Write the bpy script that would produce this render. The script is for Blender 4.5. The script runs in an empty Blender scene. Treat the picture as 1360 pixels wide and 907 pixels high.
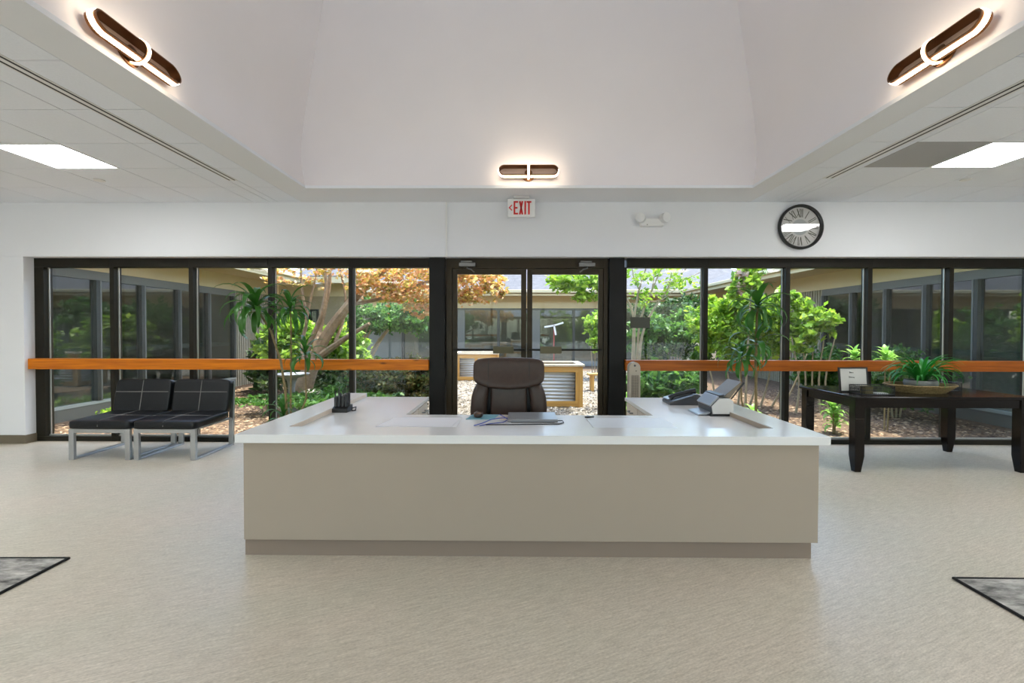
import bpy, bmesh, math, random
import numpy as np
from mathutils import Vector, Matrix, Euler

# ------------------------------------------------------------------ camera, world, sun, exposure
scene = bpy.context.scene
COL = scene.collection
cam_data = bpy.data.cameras.new('camera')
cam = bpy.data.objects.new('camera', cam_data)
COL.objects.link(cam)
F_PX = 631.0
cam_data.sensor_fit = 'HORIZONTAL'
cam_data.sensor_width = 36.0
cam_data.lens = F_PX / 1360.0 * 36.0
cam_data.shift_y = -6.4 / 1360.0
cam_data.clip_start = 0.05
cam_data.clip_end = 300
cam.location = (0, 0, 1.42)
YAW, PITCH, ROLL = 0.0097, 0.016, 0.0019
cam.rotation_euler = (Matrix.Rotation(YAW, 4, 'Z') @ Matrix.Rotation(math.pi/2 - PITCH, 4, 'X') @ Matrix.Rotation(ROLL, 4, 'Z')).to_euler()
scene.camera = cam

world = bpy.data.worlds.new('World')
scene.world = world
world.use_nodes = True
wn = world.node_tree.nodes
wl = world.node_tree.links
sky = wn.new('ShaderNodeTexSky')
sky.sky_type = 'NISHITA'
sky.sun_disc = False
sky.sun_elevation = math.radians(70)
sky.sun_rotation = math.radians(70)
sky.air_density = 1.0
sky.dust_density = 2.0
wn['Background'].inputs['Strength'].default_value = 0.42
wl.new(sky.outputs[0], wn['Background'].inputs['Color'])

sun_data = bpy.data.lights.new('sun', 'SUN')
sun_data.energy = 3.7
sun_data.angle = math.radians(0.8)
sun_data.color = (1.0, 0.95, 0.86)
sun = bpy.data.objects.new('sun', sun_data)
COL.objects.link(sun)
sun.rotation_euler = Vector((0.30, 0.07, 1.0)).to_track_quat('Z', 'Y').to_euler()

scene.view_settings.view_transform = 'Standard'
scene.view_settings.look = 'None'
scene.view_settings.exposure = 1.42
scene.view_settings.gamma = 1.0
scene.view_settings.use_curve_mapping = False
PANEL_LIGHT = 9.0
SCONCE_LIGHT = 6.0
scene.cycles.max_bounces = 10
scene.cycles.diffuse_bounces = 6
scene.cycles.transparent_max_bounces = 20
scene.cycles.sample_clamp_indirect = 4.0
scene.cycles.caustics_reflective = False
scene.cycles.caustics_refractive = False

rng = random.Random(7)
nrng = np.random.default_rng(11)

# ------------------------------------------------------------------ materials
MATS = {}
def lin(r, g, b):
    f = lambda c: (c/255/12.92) if c/255 <= 0.04045 else ((c/255 + 0.055)/1.055)**2.4
    return (f(r), f(g), f(b), 1)

def new_mat(name):
    m = bpy.data.materials.new(name)
    m.use_nodes = True
    MATS[name] = m
    return m, m.node_tree.nodes, m.node_tree.links, m.node_tree.nodes['Principled BSDF']

def plain(name, col, rough=0.5, metal=0.0, noise=0.0, nscale=20.0, bump=0.0, coat=0.0, spec=0.5):
    m, n, l, p = new_mat(name)
    c = col if len(col) == 4 else (*col, 1)
    p.inputs['Base Color'].default_value = c
    p.inputs['Roughness'].default_value = rough
    p.inputs['Metallic'].default_value = metal
    p.inputs['Coat Weight'].default_value = coat
    p.inputs['Specular IOR Level'].default_value = spec
    tc = n.new('ShaderNodeTexCoord')
    nz = n.new('ShaderNodeTexNoise')
    nz.inputs['Scale'].default_value = nscale
    nz.inputs['Detail'].default_value = 5
    l.new(tc.outputs['Object'], nz.inputs['Vector'])
    mr = n.new('ShaderNodeMapRange')
    mr.inputs['From Min'].default_value = 0.3
    mr.inputs['From Max'].default_value = 0.7
    mr.inputs['To Min'].default_value = 1 - noise
    mr.inputs['To Max'].default_value = 1 + noise
    l.new(nz.outputs['Fac'], mr.inputs['Value'])
    mx = n.new('ShaderNodeVectorMath')
    mx.operation = 'SCALE'
    mx.inputs[0].default_value = c[:3]
    l.new(mr.outputs[0], mx.inputs['Scale'])
    l.new(mx.outputs[0], p.inputs['Base Color'])
    if bump:
        b = n.new('ShaderNodeBump')
        b.inputs['Strength'].default_value = bump
        b.inputs['Distance'].default_value = 0.01
        l.new(nz.outputs['Fac'], b.inputs['Height'])
        l.new(b.outputs[0], p.inputs['Normal'])
    return m

def emitter(name, col, strength):
    m, n, l, p = new_mat(name)
    p.inputs['Base Color'].default_value = (0.8, 0.8, 0.8, 1)
    p.inputs['Emission Color'].default_value = (*col, 1)
    p.inputs['Emission Strength'].default_value = strength
    return m

def glass_mat(name, tint=(0.9, 0.92, 0.9), ior=1.5):
    m, n, l, p = new_mat(name)
    out = n['Material Output']
    n.remove(p)
    tr = n.new('ShaderNodeBsdfTransparent')
    tr.inputs['Color'].default_value = (*tint, 1)
    gl = n.new('ShaderNodeBsdfGlossy')
    gl.inputs['Roughness'].default_value = 0.02
    # thin sheet: Schlick reflectance, the same from either face
    geo = n.new('ShaderNodeNewGeometry')
    dt = n.new('ShaderNodeVectorMath'); dt.operation = 'DOT_PRODUCT'
    l.new(geo.outputs['Normal'], dt.inputs[0]); l.new(geo.outputs['Incoming'], dt.inputs[1])
    def mth(op, a, b=None):
        q = n.new('ShaderNodeMath'); q.operation = op
        for i, v in enumerate((a, b)):
            if v is None: continue
            if isinstance(v, (int, float)): q.inputs[i].default_value = v
            else: l.new(v, q.inputs[i])
        return q.outputs[0]
    f0 = ((ior-1)/(ior+1))**2
    c5 = mth('POWER', mth('SUBTRACT', 1.0, mth('ABSOLUTE', dt.outputs['Value'])), 5.0)
    fac = mth('ADD', f0, mth('MULTIPLY', 1-f0, c5))
    mx = n.new('ShaderNodeMixShader')
    l.new(fac, mx.inputs[0])
    l.new(tr.outputs[0], mx.inputs[1])
    l.new(gl.outputs[0], mx.inputs[2])
    l.new(mx.outputs[0], out.inputs['Surface'])
    return m

def leaf_mat(name, cols, trans=0.45, rough=0.45):
    m, n, l, p = new_mat(name)
    out = n['Material Output']
    geo = n.new('ShaderNodeNewGeometry')
    ramp = n.new('ShaderNodeValToRGB')
    e = ramp.color_ramp.elements
    while len(e) < len(cols):
        e.new(0.5)
    for i, c in enumerate(cols):
        e[i].position = i/(len(cols) - 1)
        e[i].color = lin(*c)
    l.new(geo.outputs['Random Per Island'], ramp.inputs[0])
    l.new(ramp.outputs[0], p.inputs['Base Color'])
    p.inputs['Roughness'].default_value = rough
    t = n.new('ShaderNodeBsdfTranslucent')
    l.new(ramp.outputs[0], t.inputs['Color'])
    mx = n.new('ShaderNodeMixShader')
    mx.inputs[0].default_value = trans
    l.new(p.outputs[0], mx.inputs[1])
    l.new(t.outputs[0], mx.inputs[2])
    l.new(mx.outputs[0], out.inputs['Surface'])
    return m

def wood_mat(name, c1, c2, axis='X', scale=1.0, rough=0.35, knots=0.0):
    m, n, l, p = new_mat(name)
    tc = n.new('ShaderNodeTexCoord')
    mp = n.new('ShaderNodeMapping')
    s = [22*scale, 22*scale, 22*scale]
    s['XYZ'.index(axis)] = 1.1*scale
    mp.inputs['Scale'].default_value = s
    l.new(tc.outputs['Object'], mp.inputs['Vector'])
    nz = n.new('ShaderNodeTexNoise')
    nz.inputs['Scale'].default_value = 1.6
    nz.inputs['Detail'].default_value = 6
    nz.inputs['Distortion'].default_value = 0.6
    l.new(mp.outputs[0], nz.inputs['Vector'])
    r = n.new('ShaderNodeValToRGB')
    r.color_ramp.elements[0].position = 0.3
    r.color_ramp.elements[0].color = lin(*c1)
    r.color_ramp.elements[1].position = 0.7
    r.color_ramp.elements[1].color = lin(*c2)
    l.new(nz.outputs['Fac'], r.inputs[0])
    if knots:
        mp2 = n.new('ShaderNodeMapping')
        s2 = [7, 7, 7]
        s2['XYZ'.index(axis)] = 2.2
        mp2.inputs['Scale'].default_value = s2
        l.new(tc.outputs['Object'], mp2.inputs['Vector'])
        v = n.new('ShaderNodeTexVoronoi')
        v.inputs['Scale'].default_value = 1.0
        l.new(mp2.outputs[0], v.inputs['Vector'])
        mr = n.new('ShaderNodeMapRange')
        mr.inputs['From Min'].default_value = 0.05
        mr.inputs['From Max'].default_value = 0.13
        mr.inputs['To Min'].default_value = 0.25
        mr.inputs['To Max'].default_value = 1.0
        l.new(v.outputs['Distance'], mr.inputs['Value'])
        sc = n.new('ShaderNodeVectorMath')
        sc.operation = 'SCALE'
        l.new(r.outputs[0], sc.inputs[0])
        l.new(mr.outputs[0], sc.inputs['Scale'])
        l.new(sc.outputs[0], p.inputs['Base Color'])
    else:
        l.new(r.outputs[0], p.inputs['Base Color'])
    p.inputs['Roughness'].default_value = rough
    return m

def floor_mat():
    m, n, l, p = new_mat('vinyl_floor')
    tc = n.new('ShaderNodeTexCoord')
    rot = n.new('ShaderNodeMapping')
    rot.inputs['Rotation'].default_value = (0, 0, math.radians(-24))
    l.new(tc.outputs['Object'], rot.inputs['Vector'])
    def streak(sx, sy, detail):
        mp = n.new('ShaderNodeMapping')
        mp.inputs['Scale'].default_value = (sx, sy, 1)
        l.new(rot.outputs[0], mp.inputs['Vector'])
        nz = n.new('ShaderNodeTexNoise')
        nz.inputs['Scale'].default_value = 1.0
        nz.inputs['Detail'].default_value = detail
        nz.inputs['Roughness'].default_value = 0.6
        l.new(mp.outputs[0], nz.inputs['Vector'])
        return nz
    a = streak(9, 80, 4)
    b = streak(60, 160, 2)
    c = streak(0.7, 1.6, 2)
    add = n.new('ShaderNodeMath'); add.operation = 'ADD'
    l.new(a.outputs['Fac'], add.inputs[0]); l.new(b.outputs['Fac'], add.inputs[1])
    r = n.new('ShaderNodeMapRange')
    r.inputs['From Min'].default_value = 0.7
    r.inputs['From Max'].default_value = 1.3
    l.new(add.outputs[0], r.inputs['Value'])
    mix = n.new('ShaderNodeMixRGB')
    mix.inputs[1].default_value = lin(180, 171, 154)
    mix.inputs[2].default_value = lin(222, 214, 198)
    l.new(r.outputs[0], mix.inputs[0])
    mix2 = n.new('ShaderNodeMixRGB')
    mix2.blend_type = 'MULTIPLY'
    mix2.inputs[0].default_value = 0.6
    r2 = n.new('ShaderNodeValToRGB')
    r2.color_ramp.elements[0].position = 0.35
    r2.color_ramp.elements[0].color = (0.90, 0.92, 0.88, 1)
    r2.color_ramp.elements[1].position = 0.65
    r2.color_ramp.elements[1].color = (1.0, 0.955, 0.93, 1)
    l.new(c.outputs['Fac'], r2.inputs[0])
    l.new(mix.outputs[0], mix2.inputs[1]); l.new(r2.outputs[0], mix2.inputs[2])
    l.new(mix2.outputs[0], p.inputs['Base Color'])
    p.inputs['Roughness'].default_value = 0.34
    p.inputs['Specular IOR Level'].default_value = 0.5
    bm_ = n.new('ShaderNodeBump')
    bm_.inputs['Strength'].default_value = 0.10
    bm_.inputs['Distance'].default_value = 0.004
    l.new(add.outputs[0], bm_.inputs['Height'])
    l.new(bm_.outputs[0], p.inputs['Normal'])
    return m

def patch_mat(name, cols, scale, rough=0.9, bump=0.4, stretch=(1, 1, 1)):
    m, n, l, p = new_mat(name)
    tc = n.new('ShaderNodeTexCoord')
    mp = n.new('ShaderNodeMapping')
    mp.inputs['Scale'].default_value = stretch
    l.new(tc.outputs['Object'], mp.inputs['Vector'])
    nz = n.new('ShaderNodeTexNoise')
    nz.inputs['Scale'].default_value = scale
    nz.inputs['Detail'].default_value = 8
    nz.inputs['Roughness'].default_value = 0.7
    l.new(mp.outputs[0], nz.inputs['Vector'])
    r = n.new('ShaderNodeValToRGB')
    e = r.color_ramp.elements
    while len(e) < len(cols):
        e.new(0.5)
    for i, c in enumerate(cols):
        e[i].position = 0.3 + 0.4*i/(len(cols) - 1)
        e[i].color = lin(*c)
    l.new(nz.outputs['Fac'], r.inputs[0])
    l.new(r.outputs[0], p.inputs['Base Color'])
    p.inputs['Roughness'].default_value = rough
    if bump:
        b = n.new('ShaderNodeBump')
        b.inputs['Strength'].default_value = bump
        b.inputs['Distance'].default_value = 0.02
        l.new(nz.outputs['Fac'], b.inputs['Height'])
        l.new(b.outputs[0], p.inputs['Normal'])
    return m

def chip_mat(name, cols):
    m, n, l, p = new_mat(name)
    geo = n.new('ShaderNodeNewGeometry')
    r = n.new('ShaderNodeValToRGB')
    e = r.color_ramp.elements
    while len(e) < len(cols):
        e.new(0.5)
    for i, c in enumerate(cols):
        e[i].position = i/(len(cols) - 1)
        e[i].color = lin(*c)
    l.new(geo.outputs['Random Per Island'], r.inputs[0])
    l.new(r.outputs[0], p.inputs['Base Color'])
    p.inputs['Roughness'].default_value = 0.9
    return m

M_WALL = plain('white_wall_paint', (0.79, 0.80, 0.815), 0.7, noise=0.012, nscale=1.5)
M_WELL = plain('warm_white_paint', (0.83, 0.78, 0.755), 0.75, noise=0.012, nscale=1.5)
M_TILE = plain('ceiling_tile_board', (0.83, 0.86, 0.91), 0.85, noise=0.02, nscale=60, bump=0.05)
M_GRID = plain('ceiling_grid_metal', (0.50, 0.50, 0.50), 0.6)
M_BACKING = plain('ceiling_void', (0.34, 0.34, 0.34), 0.9)
M_GREYTILE = plain('grey_return_panel', (0.40, 0.40, 0.40), 0.7, noise=0.03, nscale=80)
M_SLOT = plain('black_slot', (0.012, 0.012, 0.012), 0.6)
M_FLOOR = floor_mat()
M_BASE = plain('brown_vinyl_base', lin(112, 102, 84), 0.45, noise=0.05, nscale=6)
M_BRONZE = plain('dark_bronze_frame', (0.014, 0.012, 0.007), 0.45, 0.0, noise=0.1, nscale=5, spec=0.2)
M_DOORBR = plain('brown_bronze_door_frame', (0.034, 0.024, 0.010), 0.42, 0.0, noise=0.1, nscale=5, spec=0.25)
M_BLACKSTEEL = plain('black_steel', (0.006, 0.006, 0.005), 0.5, noise=0.3, nscale=4, spec=0.25)
M_BEAD = plain('aluminium_bead', (0.55, 0.55, 0.52), 0.35, 0.7)
M_GLASS = glass_mat('window_glass', (0.93, 0.95, 0.93), 1.3)
M_CLEAR = glass_mat('clock_glass', (0.99, 0.99, 0.99), 1.45)
M_WGLASS = glass_mat('wing_window_glass', (0.74, 0.78, 0.75), 1.9)
M_RAIL = wood_mat('varnished_rail_wood', (176, 92, 8), (222, 130, 14), 'X', 1.0, 0.35, knots=1)
M_RAIL.node_tree.nodes['Principled BSDF'].inputs['Specular IOR Level'].default_value = 0.25
M_RAIL_DIMMED = wood_mat('dimmed_rail_wood', (138, 70, 14), (182, 100, 24), 'X', 1.0, 0.35, knots=1)  # same rail wood, base colour browned partly to imitate dimmer light
M_RAIL_DIMMED.node_tree.nodes['Principled BSDF'].inputs['Specular IOR Level'].default_value = 0.25
M_DESK = plain('taupe_desk_paint', lin(166, 153, 137), 0.5, noise=0.015, nscale=2)
M_TOE = plain('taupe_toe_kick', lin(140, 124, 110), 0.5, noise=0.03, nscale=3)
M_QUARTZ = plain('white_quartz', (0.80, 0.80, 0.79), 0.2, noise=0.012, nscale=4, coat=0.0)
M_CREAM = plain('cream_laminate', lin(226, 212, 194), 0.45, noise=0.01)
M_CHROME = plain('brushed_steel', (0.22, 0.22, 0.21), 0.3, 0.9)
M_FRAMEGREY = plain('grey_metal_frame', (0.42, 0.43, 0.43), 0.32, 0.75)
M_LEATHER = plain('black_leather', (0.007, 0.008, 0.009), 0.34, spec=0.28, noise=0.15, nscale=30, bump=0.05)
M_SEAM = plain('grey_stitching', (0.22, 0.21, 0.20), 0.6)
M_BROWNLEATHER = plain('dark_brown_leather', (0.055, 0.034, 0.025), 0.36, noise=0.12, nscale=25, bump=0.04, spec=0.35)
M_BLACKPL = plain('black_plastic', (0.014, 0.014, 0.014), 0.4)
M_DARKGREY = plain('charcoal_plastic', (0.05, 0.052, 0.058), 0.35)
M_SILVER = plain('silver_plastic', (0.36, 0.37, 0.39), 0.3, 0.4)
M_WHITEPL = plain('white_plastic', (0.78, 0.78, 0.76), 0.4)
M_GREYPL = plain('pale_grey_plastic', (0.60, 0.59, 0.56), 0.45)
M_TAUPEPL = plain('taupe_plastic', (0.19, 0.155, 0.11), 0.45)
M_TABLE = wood_mat('black_brown_table_wood', (14, 10, 8), (24, 18, 14), 'X', 0.8, 0.16)
M_TABLE.node_tree.nodes['Principled BSDF'].inputs['Specular IOR Level'].default_value = 0.2
M_RED = plain('exit_red', (0.75, 0.02, 0.02), 0.4)
M_PAPER = plain('white_paper', (0.80, 0.80, 0.83), 0.7)
M_OFFPAPER = plain('grey_white_card', (0.52, 0.52, 0.48), 0.7)
M_INK = plain('black_ink', (0.03, 0.03, 0.03), 0.8)
M_TEAL = plain('teal_mouse_mat', lin(120, 170, 185), 0.7)
M_BLUE = plain('blue_cable', lin(60, 80, 170), 0.5)
M_ACRYL = plain('frosted_desk_sheet', (0.76, 0.78, 0.80), 0.35)
M_PEBBLE = plain('brown_stone_glaze', lin(70, 52, 42), 0.25, noise=0.5, nscale=40)
M_WICKER = plain('straw_wicker', lin(132, 112, 72), 0.8, noise=0.35, nscale=70, bump=0.4)
M_GREYPOT = plain('grey_ceramic', lin(120, 122, 120), 0.5, noise=0.12, nscale=18)
M_SOIL = plain('dark_soil', lin(60, 48, 36), 0.95, noise=0.3, nscale=40)
M_TERRA = plain('dark_planter', lin(58, 54, 50), 0.5, noise=0.05)
M_CLOCKFACE = plain('clock_face', lin(205, 203, 198), 0.5, noise=0.03, nscale=4)
M_CLOCKMID = plain('clock_inner_disc', lin(170, 173, 172), 0.5, noise=0.04)
M_NUMERAL = plain('olive_numerals', lin(70, 68, 46), 0.5)
M_COPPER = plain('bronze_sconce', (0.22, 0.095, 0.035), 0.3, 0.7)
M_SCTAN = plain('tan_sconce_plate', (0.80, 0.54, 0.38), 0.5)
M_PANEL = emitter('led_panel_light', (0.97, 0.985, 1.0), PANEL_LIGHT)
M_LED = emitter('warm_led_strip', (1.0, 0.82, 0.62), SCONCE_LIGHT)
M_BIN = plain('cream_fan_plastic', lin(176, 166, 148), 0.5)
M_FANGRILL = plain('brown_fan_grille', lin(96, 88, 76), 0.6)
M_BRICKTAG = plain('olive_grey_decal', lin(70, 72, 62), 0.6)
# outdoors
M_BEIGE = plain('beige_fascia_paint', lin(206, 190, 152), 0.7, noise=0.03, nscale=2)
M_TAN = plain('tan_stucco', lin(160, 146, 114), 0.85, noise=0.04, nscale=6)
M_RIB = plain('ribbed_concrete', lin(150, 142, 120), 0.9, noise=0.08, nscale=12)
M_WFRAME = plain('grey_wing_frame', lin(104, 104, 98), 0.5, 0.2)
M_WDARK = plain('dark_wing_mullion', lin(52, 52, 46), 0.5, 0.2)
M_DIM = plain('dim_room_wall', lin(150, 146, 136), 0.9, noise=0.1, nscale=1)
M_SHINGLE = patch_mat('grey_shingle', [(66, 66, 70), (86, 86, 91), (104, 104, 108)], 5, 0.9, 0.2)
M_GROUND = patch_mat('mulch_ground', [(62, 47, 36), (102, 81, 62), (130, 107, 84)], 12, 0.95, 0.6)
M_GRAVEL = patch_mat('pale_gravel', [(86, 78, 66), (120, 111, 98), (150, 141, 128)], 26, 0.95, 0.6)
M_CHIP = chip_mat('mulch_chip', [(56, 40, 29), (104, 81, 60), (148, 121, 94), (186, 163, 136)])
M_STONE = chip_mat('gravel_stone', [(64, 58, 48), (110, 102, 90), (158, 150, 138), (190, 184, 174)])
M_ROCK = plain('grey_boulder', lin(168, 160, 146), 0.9, noise=0.2, nscale=8, bump=0.5)
M_BARK = plain('maple_bark', lin(150, 128, 100), 0.9, noise=0.22, nscale=14, bump=0.4)
M_BARK2 = plain('pale_smooth_bark', lin(160, 146, 118), 0.85, noise=0.15, nscale=12, bump=0.2)
M_STEM = plain('cane_stem', lin(128, 112, 74), 0.7, noise=0.15, nscale=40, bump=0.2)
M_MAPLE = leaf_mat('bronze_maple_leaf', [(134, 130, 50), (204, 186, 86), (222, 172, 92), (226, 160, 110), (238, 206, 168), (184, 182, 90), (200, 150, 120)], 0.6)
M_GREEN1 = leaf_mat('bright_green_leaf', [(92, 134, 36), (132, 174, 48), (180, 206, 76), (112, 154, 50)], 0.5)
M_GREEN2 = leaf_mat('mid_green_leaf', [(44, 86, 34), (74, 120, 44), (106, 150, 60), (62, 104, 54)], 0.45)
M_GREEN3 = leaf_mat('dark_green_leaf', [(34, 66, 32), (56, 92, 42), (84, 116, 52), (70, 80, 44)], 0.4)
M_OLIVE = leaf_mat('olive_brown_leaf', [(70, 84, 34), (104, 108, 44), (130, 110, 62), (84, 120, 48)], 0.4)
M_BLOSSOM = leaf_mat('pale_pink_blossom', [(226, 200, 188), (214, 178, 160), (236, 222, 210)], 0.3)
M_DRAC = leaf_mat('dracaena_leaf', [(38, 86, 26), (58, 114, 40), (86, 136, 56)], 0.35, 0.35)
M_SPIDER = leaf_mat('spider_plant_leaf', [(28, 104, 34), (48, 140, 48), (36, 120, 40)], 0.3, 0.4)
M_RHODO = leaf_mat('broad_garden_leaf', [(92, 150, 52), (140, 190, 78), (170, 210, 100)], 0.4, 0.4)
M_PINE = wood_mat('yellow_pine_timber', (186, 134, 62), (214, 168, 92), 'X', 0.6, 0.6)
M_PINEV = wood_mat('yellow_pine_upright', (186, 134, 62), (214, 168, 92), 'Z', 0.6, 0.6)
M_CORR = plain('corrugated_metal', (0.56, 0.55, 0.52), 0.38, 0.55, noise=0.06, nscale=3)
M_CONC = plain('grey_concrete', lin(140, 142, 140), 0.85, noise=0.1, nscale=10)
M_REDPOLE = plain('red_pole', lin(150, 60, 60), 0.5)
M_SKYWALL = plain('exterior_roof_felt', (0.35, 0.35, 0.35), 0.9)

def rug_mat():
    m = patch_mat('abstract_rug', [(40, 40, 38), (128, 126, 120), (176, 172, 164), (216, 212, 204)], 4.5, 0.95, 0.2, (1, 2.6, 1))
    return m
M_RUG = rug_mat()
M_RUGEDGE = plain('black_rug_binding', (0.008, 0.008, 0.008), 0.9)

# ------------------------------------------------------------------ mesh helpers
class MB:
    def __init__(self):
        self.v = []; self.f = []; self.mi = []; self.cur = 0
    def add(self, vs, fs):
        o = len(self.v)
        self.v.extend([tuple(p) for p in vs])
        for f in fs:
            self.f.append(tuple(i + o for i in f)); self.mi.append(self.cur)
        return self
    def box(self, x0, x1, y0, y1, z0, z1):
        if x0 > x1: x0, x1 = x1, x0
        if y0 > y1: y0, y1 = y1, y0
        if z0 > z1: z0, z1 = z1, z0
        return self.add([(x0,y0,z0),(x1,y0,z0),(x1,y1,z0),(x0,y1,z0),(x0,y0,z1),(x1,y0,z1),(x1,y1,z1),(x0,y1,z1)],
                        [(0,3,2,1),(4,5,6,7),(0,1,5,4),(1,2,6,5),(2,3,7,6),(3,0,4,7)])
    def obox(self, c, size, rot):
        R = Euler(rot).to_matrix() if not isinstance(rot, Matrix) else rot.to_3x3()
        c = Vector(c); h = Vector(size)*0.5
        vs = [c + R @ Vector((sx*h.x, sy*h.y, sz*h.z)) for sz in (-1,1) for sx, sy in ((-1,-1),(1,-1),(1,1),(-1,1))]
        return self.add(vs, [(0,3,2,1),(4,5,6,7),(0,1,5,4),(1,2,6,5),(2,3,7,6),(3,0,4,7)])
    def prism(self, poly, fn, d0, d1):
        """poly: 2D outline; fn(u,v,d) -> 3D"""
        n = len(poly)
        vs = [fn(u, v, d0) for u, v in poly] + [fn(u, v, d1) for u, v in poly]
        fs = [tuple(range(n-1, -1, -1)), tuple(range(n, 2*n))]
        fs += [(i, (i+1) % n, n + (i+1) % n, n + i) for i in range(n)]
        return self.add(vs, fs)
    def tube(self, pts, rad, seg=8, closed=False, cap=True):
        pts = [Vector(p) for p in pts]
        n = len(pts)
        if not isinstance(rad, (list, tuple)): rad = [rad]*n
        vs = []; up = Vector((0,0,1))
        prev = None
        for i, p in enumerate(pts):
            if closed: t = pts[(i+1) % n] - pts[i-1]
            else: t = pts[min(i+1, n-1)] - pts[max(i-1, 0)]
            t.normalize()
            if prev is None:
                a = t.cross(up)
                if a.length < 1e-3: a = t.cross(Vector((1,0,0)))
            else:
                a = prev - t*prev.dot(t)
            a.normalize(); b = t.cross(a); prev = a
            for k in range(seg):
                th = 2*math.pi*k/seg
                vs.append(p + (a*math.cos(th) + b*math.sin(th))*rad[i])
        fs = []
        for i in range(n if closed else n-1):
            j = (i+1) % n
            for k in range(seg):
                k2 = (k+1) % seg
                fs.append((i*seg+k, i*seg+k2, j*seg+k2, j*seg+k))
        if cap and not closed:
            fs.append(tuple(range(seg-1, -1, -1))); fs.append(tuple((n-1)*seg + k for k in range(seg)))
        return self.add(vs, fs)
    def lathe(self, prof, seg=24, c=(0,0,0), axis='Z'):
        vs = []
        for r, h in prof:
            for k in range(seg):
                th = 2*math.pi*k/seg
                u, v = r*math.cos(th), r*math.sin(th)
                p = {'Z': (u, v, h), 'Y': (u, h, v), 'X': (h, u, v)}[axis]
                vs.append((c[0]+p[0], c[1]+p[1], c[2]+p[2]))
        n = len(prof); fs = []
        for i in range(n-1):
            for k in range(seg):
                k2 = (k+1) % seg
                fs.append((i*seg+k, i*seg+k2, (i+1)*seg+k2, (i+1)*seg+k))
        fs.append(tuple(range(seg-1, -1, -1))); fs.append(tuple((n-1)*seg + k for k in range(seg)))
        return self.add(vs, fs)
    def pillow(self, c, size, e1=0.35, e2=0.35, rot=(0,0,0), nu=28, nv=18):
        """super-ellipsoid cushion; e small = boxier (e1 vertical, e2 in plan)"""
        R = Euler(rot).to_matrix(); c = Vector(c)
        def sp(a, e): return math.copysign(abs(a)**e, a)
        vs = []
        for i in range(nv+1):
            ph = -math.pi/2 + math.pi*i/nv
            for k in range(nu):
                th = 2*math.pi*k/nu
                p = Vector((size[0]/2*sp(math.cos(ph), e1)*sp(math.cos(th), e2),
                            size[1]/2*sp(math.cos(ph), e1)*sp(math.sin(th), e2),
                            size[2]/2*sp(math.sin(ph), e1)))
                vs.append(c + R @ p)
        fs = []
        for i in range(nv):
            for k in range(nu):
                k2 = (k+1) % nu
                fs.append((i*nu+k, i*nu+k2, (i+1)*nu+k2, (i+1)*nu+k))
        return self.add(vs, fs)
    def mesh(self, name, mats, smooth=False, bevel=0.0):
        me = bpy.data.meshes.new(name)
        me.from_pydata(self.v, [], self.f)
        if not isinstance(mats, (list, tuple)): mats = [mats]
        for m in mats: me.materials.append(m)
        if len(mats) > 1: me.polygons.foreach_set('material_index', self.mi)
        if bevel or smooth or True:
            bm = bmesh.new(); bm.from_mesh(me)
            bmesh.ops.remove_doubles(bm, verts=bm.verts, dist=1e-6)
            bmesh.ops.recalc_face_normals(bm, faces=bm.faces)
            if bevel:
                bmesh.ops.bevel(bm, geom=bm.edges, offset=bevel, segments=2, affect='EDGES', profile=0.5)
            bm.to_mesh(me); bm.free()
        if smooth:
            me.polygons.foreach_set('use_smooth', [True]*len(me.polygons))
            try: me.set_sharp_from_angle(angle=math.radians(40))
            except Exception: pass
        me.update()
        return me
    def build(self, name, mats, parent=None, smooth=False, bevel=0.0):
        return obj(name, self.mesh(name, mats, smooth, bevel), parent)

def obj(name, me, parent=None):
    o = bpy.data.objects.new(name, me)
    COL.objects.link(o)
    if parent is not None:
        o.parent = parent
        if parent.parent is None: o.matrix_parent_inverse = Matrix.Translation(-Vector(parent.location)) if parent.type == 'EMPTY' else Matrix.Identity(4)
        else: o.matrix_parent_inverse = parent_inv(parent)
    return o
def parent_inv(p):
    # parts carry identity basis, so their world matrix is the identity
    return Matrix.Identity(4)

def tag(o, label=None, cat=None, group=None, kind=None):
    if label: o['label'] = label
    if cat: o['category'] = cat
    if group: o['group'] = group
    if kind: o['kind'] = kind
    return o
def thing(name, loc, label, cat, group=None, kind=None):
    o = bpy.data.objects.new(name, None)
    o.empty_display_size = 0.1
    o.location = loc
    COL.objects.link(o)
    return tag(o, label, cat, group, kind)
def structure(o, label=None):
    o['kind'] = 'structure'
    if label: o['label'] = label
    return o
def B(*a): return MB().box(*a)

# ------------------------------------------------------------------ the room
CEIL = 2.955
YW = 5.77            # room face of the window wall
YF = 5.90            # room face of the window frames
XL, XR, YB = -8.0, 8.0, -6.5
GRID = 0.6096

structure(B(XL-0.2, XR+0.2, YB-0.2, 6.05, -0.15, 0.0).build('floor', M_FLOOR), 'beige streaked sheet vinyl floor')
wb = MB()
wb.box(XL-0.2, XR+0.2, YW, 6.05, 2.297, 3.15)
wb.box(XL-0.2, -6.043, YW, 6.05, 0.0, 2.297)
wall_back = structure(wb.build('wall_back', M_WALL, bevel=0.004), 'white wall above and beside the window bank')
structure(B(XL-0.2, XL, YB, YW, 0, 3.15).build('wall_left', M_WALL), 'white side wall')
structure(B(XR, XR+0.2, YB, YW, 0, 3.15).build('wall_right', M_WALL), 'white side wall')
wf = MB()
wf.box(XL-0.2, XR+0.2, YB-0.2, YB, 2.55, 3.15)
wf.box(XL-0.2, -7.0, YB-0.2, YB, 0, 2.55); wf.box(7.0, XR+0.2, YB-0.2, YB, 0, 2.55)
structure(wf.build('wall_front', M_WALL), 'white wall behind the viewer')
bb = MB()
bb.box(XL, -6.036, YW-0.012, YW, 0, 0.105)
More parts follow.
